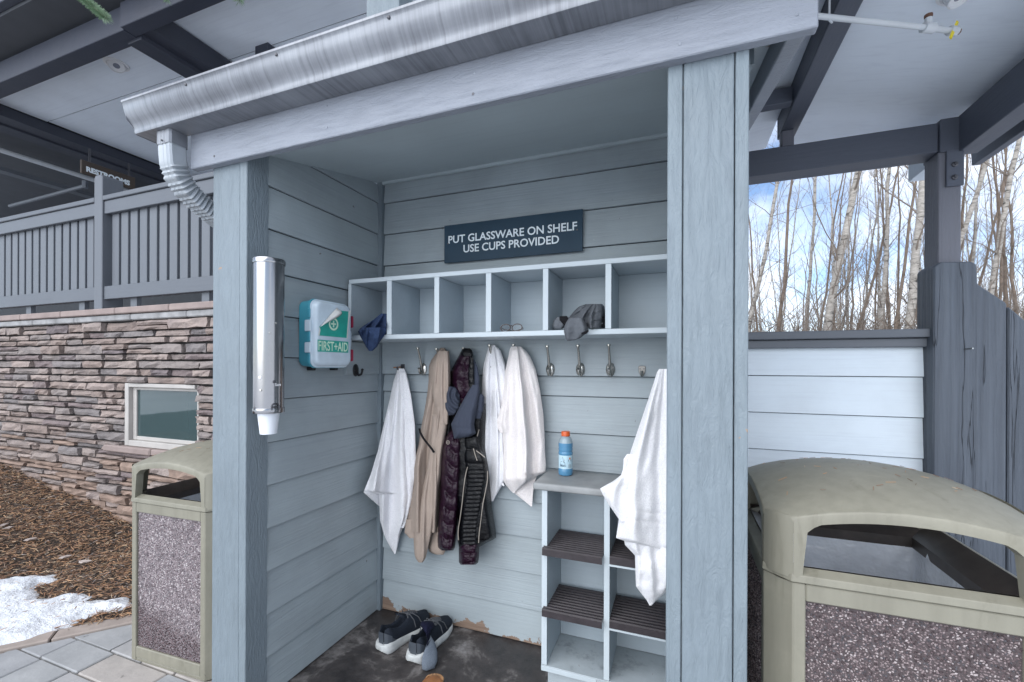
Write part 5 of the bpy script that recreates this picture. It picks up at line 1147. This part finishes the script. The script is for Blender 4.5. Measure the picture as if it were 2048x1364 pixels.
# glasses
gl = thing('eyeglasses', 'tortoiseshell eyeglasses lying in the fourth cubby', 'glasses', (P(1022, 655, Y=CY0+.03)))
m = MB(); gz = zb1+.002; gy = CY0+.02
c1, c2 = P(1011, 656, Y=gy), P(1034, 656, Y=gy)
for c in (c1, c2):
    pts = [Vector((c.x+.024*math.cos(t*math.pi/10), gy+.012*math.sin(t*math.pi/10)*.3, gz+.016+.017*math.sin(t*math.pi/10))) for t in range(21)]; m.tube(pts, .0022, 6)
m.tube([Vector((c1.x+.022, gy, gz+.022)), Vector(((c1.x+c2.x)/2, gy-.002, gz+.027)), Vector((c2.x-.022, gy, gz+.022))], .002, 6); m.build('frame', TORT, gl, smooth=True)
m = MB()
for s, c in ((-1, c1), (1, c2)): m.tube([Vector((c.x+s*.024, gy, gz+.02)), Vector((c.x+s*.020, gy+.03, gz+.012)), Vector((c.x-s*.03, gy+.035, gz+.003))], .0018, 6)
m.build('temple', TORT, gl, smooth=True)
m = MB()
for c in (c1, c2): m.add([Vector((c.x+.022*math.cos(t*math.pi/10), gy+.001, gz+.016+.015*math.sin(t*math.pi/10))) for t in range(20)], [list(range(20))])
m.build('lens', LENS, gl)
# ------------------------------------------------------------------ sneakers
def catmull(tab, t):
    return interp(tab, t)
def sneaker(label, heel, toe, open_sock=False, mirror=1):
    ln = .292; heel = Vector((heel.x, heel.y, 0)); toe = Vector((toe.x, toe.y, 0)); d = (toe-heel).normalized(); rz = math.atan2(d.y, d.x)
    t = thing('sneaker', label, 'shoe', heel, rz, 'pair of navy running shoes'); t.scale = (1.12, 1.12, 1.18)
    WT = [(0, .012), (.03, .030), (.1, .039), (.25, .037), (.45, .036), (.6, .043), (.75, .049), (.88, .043), (.95, .032), (1, .008)]
    CT_ = [(0, 0), (.3, .0), (.6, .004), (.8, .004), (1, -.006)]
    ZB = [(0, .022), (.06, .004), (.15, 0), (.7, 0), (.85, .006), (1, .026)]; ZT = [(0, .042), (.1, .048), (.25, .042), (.45, .034), (.7, .032), (.9, .036), (1, .042)]
    n = 34; rows = []
    for i in range(n+1):
        s = i/n; w_, = interp(WT, s); zb, = interp(ZB, s); zt_, = interp(ZT, s); c_, = interp(CT_, s); c_ *= mirror; x = ln*s-.012*(1-s)**6
        fl = 1.08+.10*(1-s)**4
        rows.append([(x, c_+w_*a*fl, zb+(zt_-zb)*b) for a, b in ((-.85, 0), (-1.0, .12), (-1.05, .45), (-.97, .8), (-.93, 1), (-.5, 1.0), (.5, 1.0), (.93, 1), (.97, .8), (1.05, .45), (1.0, .12), (.85, 0), (.4, .02), (-.4, .02))])
    m = MB(); m.grid(rows, closed=True); m.f += [list(range(14))[::-1], [n*14+k for k in range(14)]]; m.m += [0, 0]; m.build('midsole', RUBW, t, local=True, smooth='all')
    HT = [(0, .092), (.06, .108), (.12, .096), (.25, .083), (.4, .088), (.46, .100), (.55, .096), (.7, .078), (.85, .064), (.95, .056), (1, .046)]
    OP = [(0, 1), (.44, 1), (.50, .0), (1, 0)]
    rows = []
    for i in range(n+1):
        s = .015+.975*i/n; w_, = interp(WT, s); zt_, = interp(ZT, s); h, = interp(HT, s); o, = interp(OP, s); c_, = interp(CT_, s); c_ *= mirror; x = ln*s+.004
        cz = h*(1-o)+.045*o; hw_ = .62 if o > .5 else .55
        prof = [(-.95, zt_-.004), (-1.0, zt_+(h-zt_)*.25), (-.92, zt_+(h-zt_)*.6), (-hw_-.08, h*.985), (-hw_+.04, h+.001), (-hw_*.75, h*(1-o)+(h-.012)*o+.004*(1-o)), (-.30, cz+.006*(1-o)), (0, cz+.008*(1-o))]
        prof = prof+[(-a, b) for a, b in prof[:-1]][::-1]
        rows.append([(x, c_+w_*a, b) for a, b in prof])
    m = MB(); m.grid(rows); bk_ = rows[0]; m.add([(p[0], p[1], p[2]) for p in bk_]+[(bk_[0][0]+.004, 0, .05)], [(i_, i_+1, len(bk_)) for i_ in range(len(bk_)-1)]); m.build('upper', SHOEU, t, local=True, smooth='all')
    # heel counter
    rows = []
    for i in range(12):
        s = .005+.17*i/11; w_, = interp(WT, s); zt_, = interp(ZT, s); c_, = interp(CT_, s); k_ = 1-i/11
        rows.append([(ln*s+.002, c_*mirror+w_*a*1.015, zt_-.002+(.045*k_+.006)*b) for a, b in ((-.97, 0), (-1.02, .35), (-1.0, .7), (-.93, 1), (.93, 1), (1.0, .7), (1.02, .35), (.97, 0))])
    m = MB(); 
    for half in (slice(0, 4), slice(4, 8)): m.grid([r[half] for r in rows])
    r0_ = rows[0]; m.grid([[(r0_[i_][0]-.003, r0_[i_][1]+(r0_[7-i_][1]-r0_[i_][1])*j_/6, r0_[i_][2]) for i_ in range(4)] for j_ in range(7)]); m.build('heel_counter', SHOEG, t, local=True, smooth='all')
    # tongue and laces
    m = MB(); rows = [[(ln*s, .022*a*mirror+.003, z+.004*(1-a*a)) for a in (-1, -.5, 0, .5, 1)] for s, z in ((.36, .118), (.42, .108), (.5, .103), (.6, .093))]; m.grid(rows); to = m.build('tongue', SHOEU, t, local=True, smooth='all'); md = to.modifiers.new('s', 'SOLIDIFY'); md.thickness = .006
    m = MB()
    for k_ in range(6):
        s = .47+.045*k_; h, = interp(HT, s); y_ = .026-.001*k_
        m.tube([(ln*s, -y_, h-.004), (ln*(s+.012), -y_*.4, h+.011), (ln*(s+.022), y_*.4, h+.010), (ln*(s+.03), y_, h-.008)], .0022, 5); m.tube([(ln*s, y_, h-.004), (ln*(s+.012), y_*.4, h+.012), (ln*(s+.022), -y_*.4, h+.009), (ln*(s+.03), -y_, h-.008)], .0022, 5)
    for sd_, dx in ((-1, .05), (-1, .02), (1, .03), (1, -.01)): m.tube([(ln*.47, 0, .112), (ln*.47+dx*.5, sd_*.028, .108), (ln*.47+dx, sd_*.043, .085), (ln*.47+dx*1.3, sd_*.050, .052)], .0022, 5)
    m.build('laces', LACE, t, local=True, smooth=True)
    return t, rz
hl, tl = P(762, 1300, Z=0.02), P(862, 1232, Z=.02); hr, tr = P(826, 1322, Z=.02), P(902, 1240, Z=.02)
s1, _ = sneaker('left navy running shoe with thick white sole, empty, in the corner of the floor', hl, tl, mirror=-1)
s2, a2 = sneaker('right navy running shoe with thick white sole and a sock stuffed in it', hr, tr, mirror=1)
so_ = thing('sock', 'navy sock with grey heel stuffed in the right running shoe and drooping to the floor', 'sock', (hr.x, hr.y, 0), a2)
def sock_loft(secs, name, mat):
    rows = []
    for c, wv_, hv in secs:
        c = Vector(c); wv_ = Vector(wv_); hv = Vector(hv)
        rows.append([c+wv_*math.cos(i*math.pi/8)+hv*math.sin(i*math.pi/8)*(1+.08*math.sin(3*i)) for i in range(16)])
    m = MB(); m.grid(rows, closed=True); m.f += [list(range(16))[::-1], [(len(rows)-1)*16+k for k in range(16)]]; m.m += [0, 0]; return m.build(name, mat, so_, local=True, smooth='all')
so_.scale = (1.12, 1.12, 1.18)
sock_loft([((.15, .0, .085), (0, .012, 0), (.0, 0, .008)), ((.125, .0, .100), (0, .030, 0), (.004, 0, .014)), ((.09, -.006, .112), (.008, .034, .0), (.004, 0, .016)), ((.060, -.022, .114), (.020, .030, .004), (-.004, .002, .016)), ((.042, -.042, .104), (.026, .020, .0), (-.010, -.006, .012)), ((.034, -.056, .086), (.030, .006, .004), (-.009, -.010, .010))], 'leg', SOCKN)
sock_loft([((.036, -.053, .090), (.031, .008, .004), (-.009, -.010, .011)), ((.022, -.066, .066), (.032, -.012, .008), (-.009, -.010, .011)), ((.010, -.076, .042), (.031, -.020, .008), (-.008, -.010, .010)), ((.0, -.084, .020), (.026, -.020, .006), (-.007, -.008, .008)), ((-.006, -.090, .008), (.014, -.012, .0), (-.003, -.004, .004))], 'toe', SOCKG)
# tan leather moccasin at the bottom edge
lc_ = P(868, 1362, Z=.03); lm = thing('moccasin', 'tan leather moccasin toe with whip stitching, on the floor nearest the camera', 'shoe', (lc_.x, lc_.y+.012, 0), math.radians(97))
rows = []
for i in range(22):
    s = i/21; x = -.06-.26*(1-s)+.06; x = -.235+.27*s; w_ = .046*math.sqrt(max(.001, 1-max(0, (s-.72)/.28)**2)); h = .035+.012*math.sin(math.pi*min(1, s*1.0))+.02*(1-s)
    h = h*(1-.45*max(0, (s-.8)/.2)**2)
    rows.append([(x, w_*a, h*b) for a, b in ((-.9, 0), (-1.02, .3), (-1, .75), (-.8, 1.0), (-.72, .93), (-.4, 1.08), (0, 1.14), (.4, 1.08), (.72, .93), (.8, 1.0), (1, .75), (1.02, .3), (.9, 0))])
m = MB(); m.grid(rows, closed=True); m.f.append([21*13+k for k in range(13)]); m.m.append(0); m.build('upper', LEATH, lm, local=True, smooth='all')
m = MB()
for i in range(17):
    a = -1.45+2.9*i/16; x = -.01+.038*math.cos(a)-.004; y_ = .037*math.sin(a); m.tube([(x-.006, y_*.90, .034+.006*(1-math.cos(a))), (x+.001, y_, .037+.006*(1-math.cos(a))), (x+.006*math.cos(a), y_*1.12, .031+.006*(1-math.cos(a)))], .002, 5)
m.build('stitching', STITCH, lm, local=True, smooth=True)
for m_ in (): pass
# ------------------------------------------------------------------ aspens behind the wall
def tree(name, label, base, top, r0, mat, seed, group=None, nb=26, h=None, lv=2):
    R = random.Random(seed); base = Vector(base); top = Vector(top)
    t = thing(name, label, 'tree', base, 0, group); n = 18; pts = []; ax = top-base; off = Vector((0, 0, 0))
    for i in range(n+1):
        s = i/n; off = off + Vector((R.gauss(0, .026), R.gauss(0, .026), 0))*(0 if i == 0 else 1); pts.append(base+ax*s+off*math.sin(math.pi*min(1, s)))
    rs = [r0*(1-.82*(i/n)**1.1)+(.35*r0 if i == 0 else 0) for i in range(n+1)]
    m = MB(); m.tube(pts, rs, 8); m.build('trunk', mat, t, smooth='all')
    m = MB()
    def branch(p, d, ln, r, lev):
        k = 5; q = [p]; dd = d.normalized()
        for j in range(k):
            dd = (dd+Vector((R.gauss(0, .16), R.gauss(0, .16), R.gauss(.07, .12)))).normalized(); q.append(q[-1]+dd*ln/k)
        m.tube(q, [r*(1-.75*j/k) for j in range(k+1)], 3 if lev else 4)
        if lev < lv:
            for j in range(R.randint(3, 5) if lev == 0 else R.randint(2, 4)):
                a = q[R.randint(1, k)]; sd_ = Vector((R.gauss(0, 1), R.gauss(0, 1), R.gauss(.3, .5)))
                branch(a, dd*.8+sd_.normalized()*.8, ln*R.uniform(.3, .6), r*.45, lev+1)
    L0 = ax.length
    for j in range(nb):
        s = R.uniform(.14, .98); i = int(s*n); p = pts[i]; az = R.uniform(0, 6.283); el = R.uniform(.6, 2.0)
        branch(p, Vector((math.cos(az), math.sin(az), el)), L0*R.uniform(.06, .15)*(1.2-.6*s), max(.004, rs[i]*.24), 0)
    m.build('crown', TWIG if mat is not BARKD else BARKD, t); return t
grpA = 'bare aspens behind the shelter'
TR = [ # lower px, upper px, distance, px width, kind, label
 ((1505, 598), (1547, 349), 11, 8, 'w', 'pale aspen trunk leaning right, next to the right shelter post'),
 ((1556, 660), (1585, 345), 12, 8, 'b', 'dark brown crooked trunk left of the sky gap, second from the shelter post'),
 ((1612, 660), (1632, 345), 15, 7, 'w', 'slim straight pale aspen between the dark crooked trunk and the thickest leaning aspen'),
 ((1655, 660), (1722, 330), 10, 15, 'w', 'thick white aspen leaning right with black bark scars, in the middle of the gap'),
 ((1640, 660), (1688, 350), 14, 5, 'b', 'thin dark trunk leaning right just left of the thick white aspen'),
 ((1764, 660), (1792, 325), 12, 9, 'w', 'straight white aspen right of the thick leaning one'),
 ((1784, 660), (1820, 395), 11, 7, 'b', 'dark twisted trunk between two white aspens left of the porch post'),
 ((1814, 660), (1840, 360), 9.5, 16, 'w', 'broad white aspen just left of the timber porch post'),
 ((1712, 660), (1774, 400), 13, 6, 'b', 'thin brown trunk leaning right in the right half of the gap'),
 ((1700, 650), (1703, 450), 17, 5, 'w', 'slim pale sapling right of the thick leaning aspen'),
 ((1930, 450), (2000, 262), 11, 10, 'w', 'pale aspen leaning far right, just right of the porch post'),
 ((1988, 565), (2040, 300), 10, 11, 'w', 'white aspen near the right edge of the picture'),
 ((1962, 550), (2030, 290), 14, 6, 'b', 'thin brown trunk among the aspens right of the porch post'),
 ((1850, 640), (1885, 330), 15, 6, 'w', 'pale aspen partly hidden behind the porch post')]
i = 0
for lo, up, dist, wpx, kd, lab in TR:
    a = ray(*lo); ya = dist; p0 = P(*lo, Y=ya); p1 = P(*up, Y=ya+.4); d = (p1-p0); 
    base = p0-d*((p0.z+.1)/d.z); top = p0+d*((12.5 if kd == 'w' else 9.0)-p0.z)/d.z; dep = (p0-Vector((0, 0, H))).dot(FX)
    tree('aspen_tree' if kd == 'w' else 'bare_tree', lab, base, top, wpx/FPX*dep/2*1.12, BARK if kd == 'w' else BARKD, 100+i, grpA, nb=24 if kd == 'w' else 22); i += 1
protos = []
R = random.Random(77)
for k in range(4):
    protos.append(tree('sapling', 'thin bare sapling standing in the aspen grove behind the siding half wall', (0, 0, -.1), (R.uniform(-.9, .9), R.uniform(-.5, .5), R.uniform(7, 10)), R.uniform(.022, .045), BARK if k % 2 else BARKD, 300+k, 'thin saplings in the aspen grove', nb=30))
for k in range(92):
    px = R.uniform(1480, 2080); yy = R.uniform(11, 34); p = P(px, 740, Y=yy); c = protos[k] if k < 4 else copy_tree(protos[k % 4]); c.location = (p.x, yy, -.1); c.rotation_euler = (0, 0, R.uniform(0, 6.28)); c.scale = (1, 1, 1)
for k in range(14):
    px = R.uniform(1440, 2300); yy = R.uniform(18, 34); p = P(px, 740, Y=yy); c = copy_tree(protos[k % 4]); c.location = (p.x, yy, -.1); c.rotation_euler = (0, 0, R.uniform(0, 6.28))
# undergrowth
m = MB()
for k in range(15000):
    px = R.uniform(1430, 2150); yy = R.uniform(9, 26); p = P(px, 740, Y=yy); b = Vector((p.x, yy, R.uniform(0, 2.4)*R.random()**.4)); d = Vector((R.gauss(0, .45), R.gauss(0, .45), R.uniform(.3, 1))).normalized(); l = R.uniform(.4, 1.5); s = Vector((R.uniform(.004, .011), 0, 0)); mid = b+d*l*.5+Vector((R.gauss(0, .08), R.gauss(0, .08), 0))
    m.tube([b, mid, b+d*l], [s.x, s.x*.8, s.x*.3], 3)
tag(m.build('undergrowth', TWIG), kind='stuff')
# ------------------------------------------------------------------ spruce twigs hanging in at the top
def spruce(label, a, b, r, seed):
    R = random.Random(seed); a = Vector(a); b = Vector(b); t = thing('spruce_branch', label, 'branch', a); d = (b-a); L0 = d.length; dn = d.normalized()
    pts = [a+d*(i/10)+Vector((0, 0, -.012*math.sin(i/10*3)*L0)) for i in range(11)]
    m = MB(); m.tube(pts, [.004-.0025*i/10 for i in range(11)], 6); m.build('twig', TWIG, t, smooth=True)
    m = MB()
    for k in range(int(L0*3000)):
        s = R.random(); i = min(9, int(s*10)); p = pts[i]+(pts[i+1]-pts[i])*(s*10-i); az = R.uniform(0, 6.28); o1_ = dn.orthogonal().normalized(); o2_ = dn.cross(o1_)
        nd = (dn*R.uniform(.5, 1.0)+(o1_*math.cos(az)+o2_*math.sin(az))*.8).normalized(); l = r*R.uniform(.7, 1.1); sd_ = nd.cross(o1_).normalized()*.0009
        m.add([p-sd_, p+sd_, p+nd*l+sd_*.4, p+nd*l-sd_*.4, p+nd*l*.5+nd.cross(sd_).normalized()*.0009], [(0, 1, 4), (1, 2, 4), (2, 3, 4), (3, 0, 4)])
    m.build('needles', NEED, t)
a, b = P(-20, -190, Y=1.35), P(212, 34, Y=1.05); spruce('green spruce twig dangling into the top left corner', a, b, .030, 1)
a, b = P(150, -260, Y=1.35), P(172, 2, Y=1.13); spruce('short spruce twig beside the dangling one at the top left', a, b, .026, 2)
a, b = P(290, -260, Y=1.35), P(334, -1, Y=1.15); spruce('tiny spruce tip at the top edge above the beam joint', a, b, .022, 3)
a, b = P(540, -260, Y=1.35), P(478, 0, Y=1.15); spruce('tiny spruce tip at the top edge above the gutter', a, b, .026, 4)
